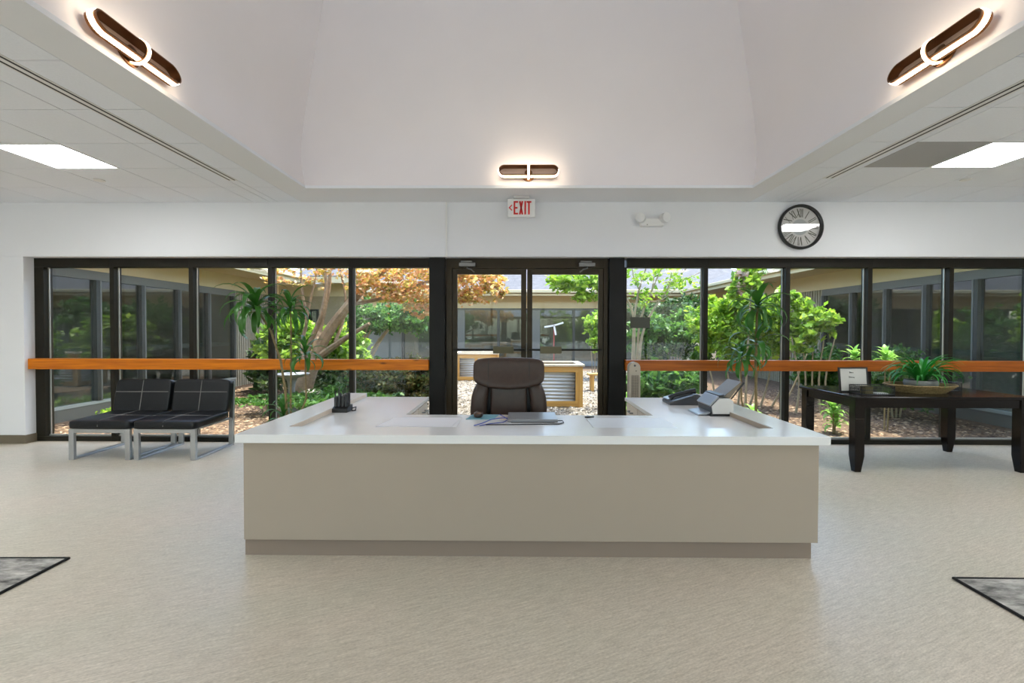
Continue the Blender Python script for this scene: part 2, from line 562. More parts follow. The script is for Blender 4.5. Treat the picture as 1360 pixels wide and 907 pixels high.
bb.box(-6.043, -6.030, YW-0.012, YF, 0, 0.105)
structure(bb.build('baseboard_back', M_BASE, bevel=0.003), 'brown vinyl baseboard')
structure(B(XL, XL+0.012, YB, YW-0.012, 0, 0.105).build('baseboard_left', M_BASE), 'brown vinyl baseboard')
structure(B(XR-0.012, XR, YB, YW-0.2, 0, 0.105).build('baseboard_right', M_BASE), 'brown vinyl baseboard')

# ceiling: plasterboard border round the light well, tiles in a grid beyond
WX0, WX1, WY0, WY1 = -2.315, 2.555, -1.4, 5.2
BX0, BX1 = -2.61, 2.80
cl = MB()
cl.box(BX0, WX0, WY0-0.3, YW, CEIL, CEIL+0.03)
cl.box(WX1, BX1, WY0-0.3, YW, CEIL, CEIL+0.03)
cl.box(WX0, WX1, WY1, YW, CEIL, CEIL+0.03)
cl.box(WX0, WX1, WY0-0.3, WY0, CEIL, CEIL+0.03)
ceiling = structure(cl.build('ceiling', M_WALL), 'white ceiling with plain border round the raised light well')
ROWS = [YW - GRID*k for k in range(0, 12)]
TILE_Y0 = ROWS[-1]
bk = MB()
bk.box(XL, BX0, TILE_Y0, YW, CEIL+0.0055, CEIL+0.05)
bk.box(BX1, XR, TILE_Y0, YW, CEIL+0.0055, CEIL+0.05)
bk.build('grid_backing', M_BACKING, ceiling)
bk = MB()
bk.box(XL, XR, YB, min(TILE_Y0, WY0-0.3), CEIL, CEIL+0.05)
if TILE_Y0 > WY0-0.3:
    bk.box(XL, BX0, WY0-0.3, TILE_Y0, CEIL, CEIL+0.05)
    bk.box(BX1, XR, WY0-0.3, TILE_Y0, CEIL, CEIL+0.05)
bk.build('plain_ceiling_panel', M_TILE, ceiling)
# outer roof
rf = MB()
rf.box(XL-0.2, WX0-0.1, YB-0.2, 6.12, 3.15, 3.3)
rf.box(WX1+0.1, XR+0.2, YB-0.2, 6.12, 3.15, 3.3)
rf.box(WX0-0.1, WX1+0.1, WY1+0.1, 6.12, 3.15, 3.3)
rf.box(WX0-0.1, WX1+0.1, YB-0.2, WY0-0.1, 3.15, 3.3)
rf.build('roof_deck', M_SKYWALL, ceiling)
# light well: flares a little, then leans in like a hipped vault
prof = [(0,0),(0.12,-0.035),(0.25,-0.068),(0.38,-0.085),(0.52,-0.075),(0.75,-0.02),(1.79,0.345),(3.9,1.10)]
vs = []; fs = []
for dz, e in prof:
    vs += [(WX0+e, WY0+e, CEIL+dz), (WX1-e, WY0+e, CEIL+dz), (WX1-e, WY1-e, CEIL+dz), (WX0+e, WY1-e, CEIL+dz)]
for i in range(len(prof)-1):
    for k in range(4):
        k2 = (k+1) % 4
        fs.append((i*4+k, i*4+k2, i*4+4+k2, i*4+4+k))
t = (len(prof)-1)*4
me = bpy.data.meshes.new('light_well')
me.from_pydata(vs, [], fs)
me.materials.append(M_WELL)
me.polygons.foreach_set('use_smooth', [True]*len(me.polygons))
me.set_sharp_from_angle(angle=math.radians(40))
obj('light_well', me, ceiling)

# unseen glazed lantern added atop the well to brighten it
e = prof[-1][1]; LZ = CEIL + prof[-1][0]
lx0, lx1, ly0, ly1 = WX0+e, WX1-e, WY0+e, WY1-e
B(lx0-0.7, lx1+0.7, ly0-0.7, ly1+0.7, LZ+1.3, LZ+1.4).build('added_lantern_roof', M_WELL, ceiling)
for a in ((lx0-0.02, lx0, ly0, ly1), (lx1, lx1+0.02, ly0, ly1), (lx0, lx1, ly0-0.02, ly0), (lx0, lx1, ly1, ly1+0.02)):
    B(*a, LZ, LZ+1.3).build('added_lantern_pane', M_GLASS, ceiling)
for a in ((lx0, ly0), (lx1, ly0), (lx0, ly1), (lx1, ly1)):
    B(a[0]-0.04, a[0]+0.04, a[1]-0.04, a[1]+0.04, LZ, LZ+1.3).build('added_lantern_post', M_BRONZE, ceiling)

# tile columns (x ranges) either side
LC = [(-2.895, BX0), (-3.20, -2.995)] + [(-3.20-GRID*(k+1), -3.20-GRID*k) for k in range(7)]
RC = [(BX1, 3.10), (3.275, 3.275+GRID)] + [(3.275+GRID*(k+1), 3.275+GRID*(k+2)) for k in range(6)]
PANELS = {('L', 3, 2), ('R', 2, 2)}
tile_cache = {}
def tile_mesh(w, d, mat):
    key = (round(w, 3), round(d, 3), mat.name)
    if key not in tile_cache:
        g = 0.004
        tile_cache[key] = B(-w/2+g, w/2-g, -d/2+g, d/2-g, 0, 0.005).mesh('ceiling_tile', mat)
    return tile_cache[key]
def put_tile(x0, x1, y0, y1, mat, name='ceiling_tile'):
    o = obj(name, tile_mesh(x1-x0, y1-y0, mat), ceiling)
    o.location = ((x0+x1)/2, (y0+y1)/2, CEIL)
    return o
panel_me = None
def led_panel(x0, x1, y0, y1, label):
    t = thing('ceiling_light_panel', ((x0+x1)/2, (y0+y1)/2, CEIL), label, 'ceiling light', 'square ceiling light panels')
    w, d = x1-x0, y1-y0
    fr = MB()
    for a in (-1, 1):
        fr.box(-w/2+0.002, w/2-0.002, a*(d/2-0.002), a*(d/2-0.016), -0.004, 0.018)
        fr.box(a*(w/2-0.002), a*(w/2-0.016), -d/2+0.016, d/2-0.016, -0.004, 0.018)
    f = obj('frame', fr.mesh('frame', M_WHITEPL)); f.parent = t
    p = obj('diffuser', B(-w/2+0.016, w/2-0.016, -d/2+0.016, d/2-0.016, 0.0, 0.015).mesh('diffuser', M_PANEL)); p.parent = t
    return t
for side, cols in (('L', LC), ('R', RC)):
    for ci, (x0, x1) in enumerate(cols):
        for r in range(len(ROWS)-1):
            y1, y0 = ROWS[r], ROWS[r+1]
            isp = ((side == 'L' and ci in (3, 7)) or (side == 'R' and ci in (2, 6))) and r in (2, 6, 10) and not (r == 2 and ci in (6, 7))
            if isp:
                near = r == 2 and ci in (2, 3)
                lab = ('lit square light panel in the ceiling left of the light well' if side == 'L' else 'lit square light panel beside the grey ceiling panel') if near \
                    else 'lit square ceiling light panel outside the photographed view'
                led_panel(x0, x1, y0, y1, lab)
            elif side == 'R' and ci == 1 and r == 2:
                put_tile(x0, x1, y0, y1, M_GREYTILE, 'return_air_tile')
            else:
                put_tile(x0, x1, y0, y1, M_TILE)
# filler beside the right-hand slot and at the slot ends
for r in range(len(ROWS)-1):
    put_tile(3.21, 3.275, ROWS[r+1], ROWS[r], M_TILE, 'filler_strip')
for xx, ye in ((-2.945, 4.93), (3.155, 4.88)):
    w = 0.05 if xx < 0 else 0.055
    put_tile(xx-w, xx+w, ye, YW, M_TILE, 'filler_strip')
    t = thing('slot_diffuser', (xx, 2.0, CEIL), 'long black two-slot air diffuser in the ceiling on the ' + ('left' if xx < 0 else 'right'), 'air diffuser', 'linear slot diffusers')
    fr = MB()
    for a, b in ((-w, -0.036), (-0.017, 0.017), (0.036, w)):
        fr.box(xx+a, xx+b, TILE_Y0, ye, CEIL-0.002, CEIL+0.005)
    fr.build('diffuser_bars', M_WHITEPL, t)
    for a in (-0.036, 0.017):
        B(xx+a, xx+a+0.019, TILE_Y0, ye-0.02, CEIL-0.0015, CEIL+0.005).build('slot', M_SLOT, t)
# behind-viewer ceiling panels (same make, out of the photo)
for x in (-4.1, 4.2):
    for y in (-3.4,):
        t = led_panel(x-0.3, x+0.3, y-0.3, y+0.3, 'lit square ceiling light panel outside the photographed view')
        t.location.z = CEIL-0.02
for x, y, lab in ((-4.32, 4.90, 'small round sprinkler cover in the ceiling on the left'), (4.575, 4.91, 'small round sprinkler cover in the ceiling on the right')):
    o = MB().lathe([(0.05, CEIL-0.001), (0.05, CEIL-0.008), (0.042, CEIL-0.012)], 24, (x, y, 0)).build('sprinkler_cover', M_WHITEPL, smooth=True)
    tag(o, lab, 'sprinkler cover', 'sprinkler covers')

# ------------------------------------------------------------------ windows and doors
ZH0, ZH1 = 2.185, 2.297      # head rail
ZS = 0.075
def window(n, xa, xb, left_m, right_m, label):
    """bay from xa to xb (clear glass); left_m / right_m: face width of the mullion drawn by this bay on that side (0 = none)"""
    t = thing('window_%d' % n, ((xa+xb)/2, 5.95, 0), label, None, None, 'structure')
    l, r = xa-left_m, xb+right_m
    B(l, r, YF, 6.02, ZH0, ZH1).build('head_rail', M_BRONZE, t, bevel=0.003)
    B(l, r, YF, 6.02, 0, 0.058).build('sill_rail', M_BRONZE, t, bevel=0.003)
    B(l, r, YF+0.05, YF+0.075, 0.058, ZS).build('sill_bead', M_BEAD, t)
    if left_m: B(l, xa, YF, 6.02, 0.058, ZH0).build('mullion', M_BRONZE, t, bevel=0.003)
    if right_m: B(xb, r, YF, 6.02, 0.058, ZH0).build('mullion', M_BRONZE, t, bevel=0.003)
    # pale glazing beads against the glass on the side that faces the room's middle
    if (xa+xb)/2 < 0: B(xa, xa+0.014, 5.962, 5.974, ZS, ZH0).build('glazing_bead', M_BEAD, t)
    else: B(xb-0.014, xb, 5.962, 5.974, ZS, ZH0).build('glazing_bead', M_BEAD, t)
    B(xa-0.005, xb+0.005, 5.978, 5.984, 0.055, ZH0+0.005).build('pane', M_GLASS, t)
    return t
LM = [(-6.043, -5.925), (-5.092, -5.037), (-4.095, -4.040), (-3.102, -3.047), (-2.093, -2.040), (-1.078, -1.078)]
for i in range(5):
    window(i+1, LM[i][1], LM[i+1][0], LM[i][1]-LM[i][0], 0, 'tall fixed window pane %s, left of the doors' %
           ('at the left end', 'behind the left seat', 'behind the right seat', 'behind the tall corn plant', 'next to the black column')[i])
RM = [(1.323, 1.361), (2.31, 2.364), (3.318, 3.373), (4.325, 4.380), (5.318, 5.373), (6.32, 6.375), (7.33, 7.385), (8.0, 8.0)]
for i in range(7):
    if i == 0:
        B(1.323, 1.361, YF, 6.02, 0, ZH0).build('trim_3', M_BRONZE)['kind'] = 'structure'
    window(i+6, RM[i][1] if i else 1.361, RM[i+1][0], 0, RM[i+1][1]-RM[i+1][0], 'tall fixed window pane right of the doors')
for i, (x0, x1) in enumerate(((-1.078, -0.885), (1.137, 1.323))):
    t = thing('steel_column', ((x0+x1)/2, 5.95, 0), 'black steel column %s of the glass double door' % ('left', 'right')[i], 'column', 'steel columns beside the doors')
    c = MB(); c.box(x0, x1, 5.845, 6.03, 0, ZH1); c.build('post', M_BLACKSTEEL, t, bevel=0.006)
    c = MB(); c.box(x0-0.0, x1+0.0, 5.835, 5.845, 0, 0.012); c.build('base_plate', M_BLACKSTEEL, t)
# door frame
df = MB()
df.box(-0.875, -0.803, YF, 6.02, 0, ZH1); df.box(1.078, 1.130, YF, 6.02, 0, ZH1); df.box(-0.803, 1.078, YF, 6.02, 2.172, ZH1)
df.box(-0.803, -0.790, 5.975, 6.02, 0, 2.172); df.box(1.065, 1.078, 5.975, 6.02, 0, 2.172)
structure(df.build('trim_1', M_DOORBR, bevel=0.004), 'dark bronze door frame')
structure(B(-0.885, 1.137, 5.80, 6.05, 0, 0.012).build('trim_2', M_BEAD), 'aluminium threshold')
def door(n, x0, x1, g0, g1, lab, hinge):
    t = thing('door_%d' % n, ((x0+x1)/2, 5.94, 0), lab, None, None, 'structure')
    y0, y1 = 5.918, 5.962
    B(x0, g0, y0, y1, 0.014, 2.168).build('stile', M_DOORBR, t, bevel=0.003)
    B(g1, x1, y0, y1, 0.014, 2.168).build('stile', M_DOORBR, t, bevel=0.003)
    B(g0, g1, y0, y1, 2.100, 2.168).build('top_rail', M_DOORBR, t, bevel=0.003)
    B(g0, g1, y0, y1, 0.014, 0.24).build('bottom_rail', M_DOORBR, t, bevel=0.003)
    B(g0-0.004, g1+0.004, 5.937, 5.943, 0.235, 2.105).build('pane', M_GLASS, t)
    pb = B(x0+0.02, x1-0.02, 5.868, 5.890, 1.152, 1.176)
    pb.box(x0+0.02, x0+0.05, 5.885, 5.918, 1.150, 1.178); pb.box(x1-0.05, x1-0.02, 5.885, 5.918, 1.150, 1.178)
    bar = pb.build('push_bar', M_BRONZE, t, bevel=0.003)
    px = (-0.29, -0.035) if n == 1 else (0.29, 0.555)
    plate = B(px[0], px[1], 5.852, 5.870, 1.118, 1.208)
    plate.build('push_plate', plain('olive_bronze_plate', (0.10, 0.088, 0.045), 0.4, 0.4) if 'olive_bronze_plate' not in MATS else MATS['olive_bronze_plate'], bar, bevel=0.003)
    # closer with elbow arm
    cx = (-0.71, -0.51) if n == 1 else (0.765, 0.965)
    cb = B(cx[0], cx[1], 5.850, 5.898, 2.190, 2.238)
    cb.box(cx[0]+0.02, cx[1]-0.04, 5.862, 5.885, 2.238, 2.262)
    c = cb.build('door_closer', M_CHROME, t, bevel=0.006)
    m = (cx[0]+cx[1])/2
    s = 1 if n == 1 else -1
    MB().tube([(m, 5.86, 2.19), (m+s*0.0, 5.845, 2.165), (m+s*0.05, 5.84, 2.150), (m+s*0.085, 5.875, 2.125)], 0.009, 6).build('closer_arm', M_CHROME, c)
    return t
door(1, -0.800, 0.120, -0.741, 0.055, 'glass door leaf on the left of the pair', -1)
door(2, 0.130, 1.075, 0.195, 1.016, 'glass door leaf on the right of the pair', 1)

# wooden rails
def rail(x0, x1, lab, mat):
    t = thing('wooden_rail', ((x0+x1)/2, 5.85, 0.91), lab, 'rail', 'wooden rails across the windows')
    B(x0, x1, 5.805, 5.897, 0.913, 1.043).build('beam', mat, t, bevel=0.006)
    return t
rail(-6.040, -1.080, 'varnished orange wooden rail across the windows left of the doors', M_RAIL)
rail(1.330, 7.99, 'varnished wooden rail, browned partly for dimmer light, across the windows right of the doors', M_RAIL_DIMMED)

# unseen glazing added behind the viewer to fill the room with daylight
for i in range(7):
    xa = -7.0 + 2.0*i
    t = thing('window_%d' % (i+13), (xa+1.0, YB-0.1, 0), 'tall unseen window added behind the viewer for daylight', None, None, 'structure')
    B(xa, xa+2.0, YB-0.15, YB-0.05, 2.45, 2.55).build('head_rail', M_BRONZE, t)
    B(xa, xa+2.0, YB-0.15, YB-0.05, 0, 0.08).build('sill_rail', M_BRONZE, t)
    B(xa, xa+0.06, YB-0.15, YB-0.05, 0.08, 2.45).build('mullion', M_BRONZE, t)
    B(xa+0.06, xa+2.0, YB-0.105, YB-0.098, 0.08, 2.45).build('pane', M_GLASS, t)

# decal on the first right-hand pane
o = B(1.425, 1.672, 5.974, 5.977, 1.435, 1.572).build('window_decal', M_BRICKTAG)
tag(o, 'dark grey rectangular decal on the window right of the doors', 'decal')
o = B(-0.862, -0.842, YW-0.016, YW, 2.30, CEIL-0.002).build('cable_conduit', M_WHITEPL, bevel=0.004)
tag(o, 'thin white vertical cable conduit on the wall above the doors', 'conduit')

# ------------------------------------------------------------------ exit sign, emergency light, clock
EY = 5.50
t = thing('exit_sign', (0.052, EY, 2.71), 'white exit sign with red letters and left arrow under the ceiling', 'exit sign')
B(-0.108, 0.212, EY, EY+0.045, 2.712, 2.922).build('housing', M_WHITEPL, t, bevel=0.006)
B(-0.04, 0.145, EY-0.02, EY+0.065, 2.922, 2.954).build('canopy_mount', M_GREYPL, t, bevel=0.004)
def stroke(a, b, w):
    a = Vector(a); b = Vector(b); d = (b-a).normalized(); n = Vector((-d.y, d.x))*w/2
    return [tuple(a+n), tuple(a-n), tuple(b-n), tuple(b+n)]
def letter(name, polys):
    m = MB()
    for q in polys: m.prism(q, lambda u, v, d: (u, d, v), EY-0.003, EY-0.0005)
    m.build(name, M_RED, t)
z0, z1, W = 2.741, 2.894, 0.019
letter('letter_e', [stroke((-0.028,z0),(-0.028,z1),W), stroke((-0.028,z0+W/2),(0.014,z0+W/2),W), stroke((-0.028,(z0+z1)/2),(0.008,(z0+z1)/2),W), stroke((-0.028,z1-W/2),(0.014,z1-W/2),W)])
letter('letter_x', [stroke((0.034,z0),(0.064,z1),W), stroke((0.064,z0),(0.034,z1),W)])
letter('letter_i', [stroke((0.096,z0),(0.096,z1),W)])
letter('letter_t', [stroke((0.139,z0),(0.139,z1),W), stroke((0.112,z1-W/2),(0.167,z1-W/2),W)])
letter('arrow', [stroke((-0.056,2.850),(-0.090,2.816),0.012), stroke((-0.090,2.822),(-0.056,2.788),0.012)])

t = thing('emergency_light', (1.615, 5.73, 2.64), 'white twin-head emergency light on the wall above the right door', 'emergency light')
B(1.475, 1.755, 5.70, YW, 2.652, 2.745).build('battery_box', M_WHITEPL, t, bevel=0.012)
for s, xx in ((-1, 1.475), (1, 1.755)):
    h = MB().lathe([(0.012, -0.055), (0.055, -0.05), (0.062, 0.0), (0.055, 0.02), (0.02, 0.03)], 20, (0, 0, 0), 'Y')
    h.v = [tuple(Matrix.Rotation(s*0.35, 3, 'Z') @ Vector(p) + Vector((xx, 5.70, 2.745))) for p in h.v]
    h.build('lamp_head', M_WHITEPL, t, smooth=True)
o = MB().lathe([(0.006, 5.697), (0.006, 5.70)], 10, (1.555, 0, 2.668), 'Y').build('indicator', M_INK, t)

CX_, CZ_, CR = 3.397, 2.649, 0.268
t = thing('wall_clock', (CX_, YW, CZ_), 'round black-rimmed wall clock with roman numerals', 'clock')
MB().lathe([(CR-0.012, YW), (CR, YW-0.02), (CR, YW-0.045), (CR-0.014, YW-0.055), (CR-0.03, YW-0.045), (CR-0.03, YW-0.012), (0.01, YW-0.012)], 56, (CX_, 0, CZ_), 'Y').build('rim', M_BLACKPL, t, smooth=True)
MB().lathe([(CR-0.028, YW-0.010), (CR-0.028, YW-0.014)], 48, (CX_, 0, CZ_), 'Y').build('face', M_CLOCKFACE, t)
MB().lathe([(0.095, YW-0.013), (0.095, YW-0.016)], 40, (CX_, 0, CZ_), 'Y').build('inner_disc', M_CLOCKMID, t)
ROMAN = ['XII','I','II','III','IV','V','VI','VII','VIII','IX','X','XI']
for k, word in enumerate(ROMAN):
    m = MB(); wch = {'I': 0.30, 'V': 0.62, 'X': 0.66}
    tot = sum(wch[c] for c in word); x = -tot/2
    a = -k*math.pi/6
    hh = 0.10; r0 = 0.118
    for c in word:
        w = wch[c]; g = 0.1
        ps = {'I': [stroke((x+w/2,0),(x+w/2,1),0.13)],
              'V': [stroke((x+w/2,0),(x+g/2,1),0.15), stroke((x+w/2,0),(x+w-g/2,1),0.07)],
              'X': [stroke((x+w-g/2,0),(x+g/2,1),0.15), stroke((x+g/2,0),(x+w-g/2,1),0.07)]}[c]
        for poly in ps:
            pp = []
            for u, v in poly:
                lx, lz = u*hh*0.62, r0 + v*hh
                pp.append((CX_ + lx*math.cos(a) - lz*math.sin(a), CZ_ + lx*math.sin(a) + lz*math.cos(a)))
            m.prism(pp, lambda u, v, d: (u, d, v), YW-0.0165, YW-0.014)
        x += w
    m.build('numeral', M_NUMERAL, t)
for ln, an, w in ((0.10, 1.45, 0.010), (0.15, -1.35, 0.007)):
    d = Vector((math.sin(an), math.cos(an)))
    m = MB(); m.prism(stroke((CX_-d.x*0.03, CZ_-d.y*0.03), (CX_+d.x*ln, CZ_+d.y*ln), w), lambda u, v, dd: (u, dd, v), YW-0.021, YW-0.019)
    m.build('hand', M_INK, t)
MB().lathe([(CR-0.029, YW-0.030), (CR-0.029, YW-0.033)], 48, (CX_, 0, CZ_), 'Y').build('glass_cover', M_CLEAR, t)

# ------------------------------------------------------------------ sconces in the light well
def sconce(loc, rz, tilt, label):
    """local frame: long axis x, wall behind at +y, z up"""
    t = thing('wall_sconce', loc, label, 'wall light', 'oval wall lights in the light well')
    t.rotation_euler = (tilt, 0, rz)
    L2, R_ = 0.322, 0.062
    def stadium(r, y):
        pts = []
        for k in range(17):
            a = -math.pi/2 + math.pi*k/16
            pts.append((L2-R_ + r*math.cos(a), y, r*math.sin(a)))
        for k in range(17):
            a = math.pi/2 + math.pi*k/16
            pts.append((-(L2-R_) + r*math.cos(a), y, r*math.sin(a)))
        return pts
    def band(fn, ri, ro, y0, y1):
        a, b, c, d = fn(ri, y0), fn(ro, y0), fn(ro, y1), fn(ri, y1)
        n = len(a); vs = a+b+c+d; fs = []
        for i in range(n):
            j = (i+1) % n
            fs += [(i, j, n+j, n+i), (n+i, n+j, 2*n+j, 2*n+i), (2*n+i, 2*n+j, 3*n+j, 3*n+i), (3*n+i, 3*n+j, j, i)]
        return MB().add(vs, fs)
    def put(mb, name, mat, smooth=True):
        o = obj(name, mb.mesh(name, mat, smooth)); o.parent = t; return o
    put(band(stadium, R_-0.008, R_, -0.108, -0.042), 'oval_band', M_COPPER)
    put(band(stadium, R_, R_+0.005, -0.090, -0.062), 'oval_light_strip', M_LED)
    put(MB().prism([(p[0], p[2]) for p in stadium(R_-0.007, 0)], lambda u, v, d: (u, d, v), -0.047, -0.043), 'back_plate', M_SCTAN, False)
    def ring(r, x):
        return [(x, -0.070 + r*math.cos(2*math.pi*k/40), r*math.sin(2*math.pi*k/40)) for k in range(40)]
    put(band(ring, 0.067, 0.073, -0.020, 0.020), 'ring_band', M_COPPER)
    put(band(ring, 0.073, 0.077, -0.010, 0.010), 'ring_light_strip', M_LED)
    put(MB().lathe([(0.075, 0.0), (0.075, -0.014), (0.068, -0.018)], 32, (0,0,0), 'Y'), 'wall_plate', M_COPPER)
    put(MB().lathe([(0.050, -0.018), (0.050, -0.045), (0.03, -0.05)], 28, (0,0,0), 'Y'), 'hub', M_COPPER)
    return t
TL = math.atan(0.28)
sconce((0.125, WY1+0.040, 3.105), 0, -0.27, 'glowing bronze oval wall light above the exit sign')
sconce((WX0-0.035, 2.86, 3.065), math.pi/2, -0.27, 'glowing bronze oval wall light on the left slope of the light well')
sconce((WX1+0.035, 2.92, 3.085), -math.pi/2, -0.27, 'glowing bronze oval wall light on the right slope of the light well')

# ------------------------------------------------------------------ reception desk
DX0, DX1, DY0, DY1 = -1.728, 1.905, 2.885, 4.785
ZT, ZWK = 0.771, 0.733
LG = 0.215
t = thing('reception_desk', ((DX0+DX1)/2, 3.6, 0), 'large U-shaped taupe reception desk with white quartz top', 'reception desk')
DESK = t
B(DX0+0.035, DX1-0.05, 2.918, 2.95, 0.108, 0.717).build('front_panel', M_DESK, t, bevel=0.002)
B(DX0+0.035, DX0+0.065, 2.95, DY1-0.03, 0.108, 0.717).build('side_panel', M_DESK, t, bevel=0.002)
B(DX1-0.08, DX1-0.05, 2.95, DY1-0.03, 0.108, 0.717).build('side_panel', M_DESK, t, bevel=0.002)
tk = B(-1.700, 1.830, 2.945, 2.965, 0.0, 0.108)
tk.box(-1.700, -1.68, 2.965, DY1-0.05, 0, 0.108); tk.box(1.81, 1.830, 2.965, DY1-0.05, 0, 0.108)
tk.build('toe_kick', M_TOE, t)
lp = [(DX0,DY0),(DX1,DY0),(DX1,DY1),(DX1-LG,DY1),(DX1-LG,DY0+LG+0.03),(DX0+LG,DY0+LG+0.03),(DX0+LG,DY1),(DX0,DY1)]
MB().prism(lp, lambda u, v, d: (u, v, d), 0.7185, ZT).build('raised_ledge', M_QUARTZ, t, bevel=0.002)
B(DX1-LG-0.004, DX1-LG, DY0+LG+0.04, DY1-0.05, ZWK+0.001, ZT-0.004).build('ledge_facing', M_DESK, t)
B(DX0+LG, DX0+LG+0.004, DY0+LG+0.04, DY1-0.05, ZWK+0.001, ZT-0.004).build('ledge_facing', M_CREAM, t)
wp = [(DX0+LG,DY0+LG+0.03),(DX1-LG,DY0+LG+0.03),(DX1-LG,DY1),(1.09,DY1),(1.09,3.79),(-0.885,3.79),(-0.885,DY1),(DX0+LG,DY1)]
MB().prism(wp, lambda u, v, d: (u, v, d), 0.700, ZWK).build('work_surface', M_QUARTZ, t, bevel=0.002)
for x0, x1, s in ((-1.45, -0.91, 1), (1.115, 1.65, -1)):
    B(x0, x1, 3.86, DY1-0.03, 0.05, 0.699).build('pedestal', M_CREAM, t)
    xf = x1 if s > 0 else x0
    for k in range(3):
        z1 = 0.69 - 0.21*k
        for (ya, yb) in ((3.88, 4.30), (4.32, 4.735)):
            d = B(xf, xf + s*0.018, ya, yb, z1-0.2, z1).build('drawer', M_CREAM, t, bevel=0.002)
            ym = (ya+yb)/2
            MB().tube([(xf+s*0.018, ym-0.06, z1-0.06), (xf+s*0.045, ym-0.055, z1-0.06), (xf+s*0.045, ym+0.055, z1-0.06), (xf+s*0.018, ym+0.06, z1-0.06)], 0.006, 6).build('handle', M_CHROME, d)

# things lying on the desk
def flat_sheet(name, pts, z, mat, th, label, cat, group=None):
    o = MB().prism(pts, lambda u, v, d: (u, v, d), z, z+th).build(name, mat)
    return tag(o, label, cat, group)
flat_sheet('paper_sheet', [(-0.985,3.30),(-0.455,3.30),(-0.43,3.585),(-0.53,3.625),(-0.93,3.625)], ZWK+0.0025, M_PAPER, 0.003, 'large white paper sheet on the desk left of the teal mat', 'paper')
flat_sheet('clear_corner_pad', [(-0.95,3.27),(-0.42,3.27),(-0.42,3.66),(-0.95,3.66)], ZWK+0.0005, M_ACRYL, 0.0015, 'clear desk pad under the large white paper sheet', 'desk pad')
flat_sheet('clear_desk_mat', [(0.535,3.28),(1.12,3.28),(1.12,3.655),(0.535,3.655)], ZWK+0.0005, M_ACRYL, 0.004, 'clear plastic desk mat on the right of the closed laptop', 'desk mat')
o = flat_sheet('black_corner_clip', [(0.525,3.648),(0.545,3.640),(0.60,3.662),(0.545,3.678)], ZWK+0.006, M_BLACKPL, 0.010, 'small black pen tip at the corner of the clear desk mat', 'pen')
flat_sheet('mouse_mat', [(-0.385,3.59),(-0.175,3.59),(-0.14,3.785),(-0.35,3.785)], ZWK+0.0005, M_TEAL, 0.004, 'teal mouse mat on the desk in front of the office chair', 'mouse mat')
o = MB().pillow((-0.295,3.67,ZWK+0.026), (0.075,0.11,0.045), 0.7, 0.9).build('computer_mouse', M_PEBBLE, smooth=True)
tag(o, 'dark brown speckled mouse on the teal mat', 'mouse')
flat_sheet('folder', [(-0.13,3.58),(0.0,3.58),(0.0,3.78),(-0.12,3.78)], ZWK+0.0005, plain('tan_card', lin(206, 190, 176), 0.7), 0.003, 'pale tan card lying between the teal mat and the laptop', 'card')
t = thing('laptop', (0.125, 3.6, ZWK), 'closed silver-grey laptop lying on the desk', 'laptop')
MB().box(-0.065, 0.305, 3.475, 3.775, ZWK+0.004, ZWK+0.016).build('base', M_SILVER, t, bevel=0.003)
MB().box(-0.065, 0.305, 3.475, 3.775, ZWK+0.017, ZWK+0.026).build('lid', M_SILVER, t, bevel=0.003)
MB().box(-0.04, 0.28, 3.474, 3.48, ZWK+0.0005, ZWK+0.0042).build('foot_strip', M_BLACKPL, t)
o = MB().tube([(0.30,3.52,ZWK+0.008),(0.34,3.50,ZWK+0.012),(0.345,3.46,ZWK+0.006),(0.31,3.42,ZWK+0.004),(0.1,3.40,ZWK+0.004),(-0.1,3.385,ZWK+0.004),(-0.22,3.38,ZWK+0.004)], 0.0035, 6).build('black_cable', M_BLACKPL, smooth=True)
tag(o, 'thin black cable running along the front of the laptop', 'cable')
pts = []
for k in range(22):
    u = k/21
    pts.append((-0.30 + 0.27*u + 0.01*math.sin(9*u), 3.34 + 0.05*math.sin(math.pi*u) + 0.33*u*u - 0.14*max(0,u-0.7), ZWK+0.006 + 0.02*math.sin(math.pi*u)))
o = MB().tube(pts, 0.0035, 6).build('blue_cable', M_BLUE, smooth=True)
tag(o, 'blue cable curling from the laptop toward the front ledge', 'cable')
o = MB().tube([(-0.26,3.34,ZWK+0.005),(-0.20,3.40,ZWK+0.006),(-0.10,3.46,ZWK+0.006),(-0.06,3.56,ZWK+0.006),(-0.10,3.68,ZWK+0.008),(-0.135,3.74,ZWK+0.013)], 0.003, 6).build('blue_cable', M_BLUE, smooth=True)
tag(o, 'blue cable looping toward the teal mouse mat', 'cable')
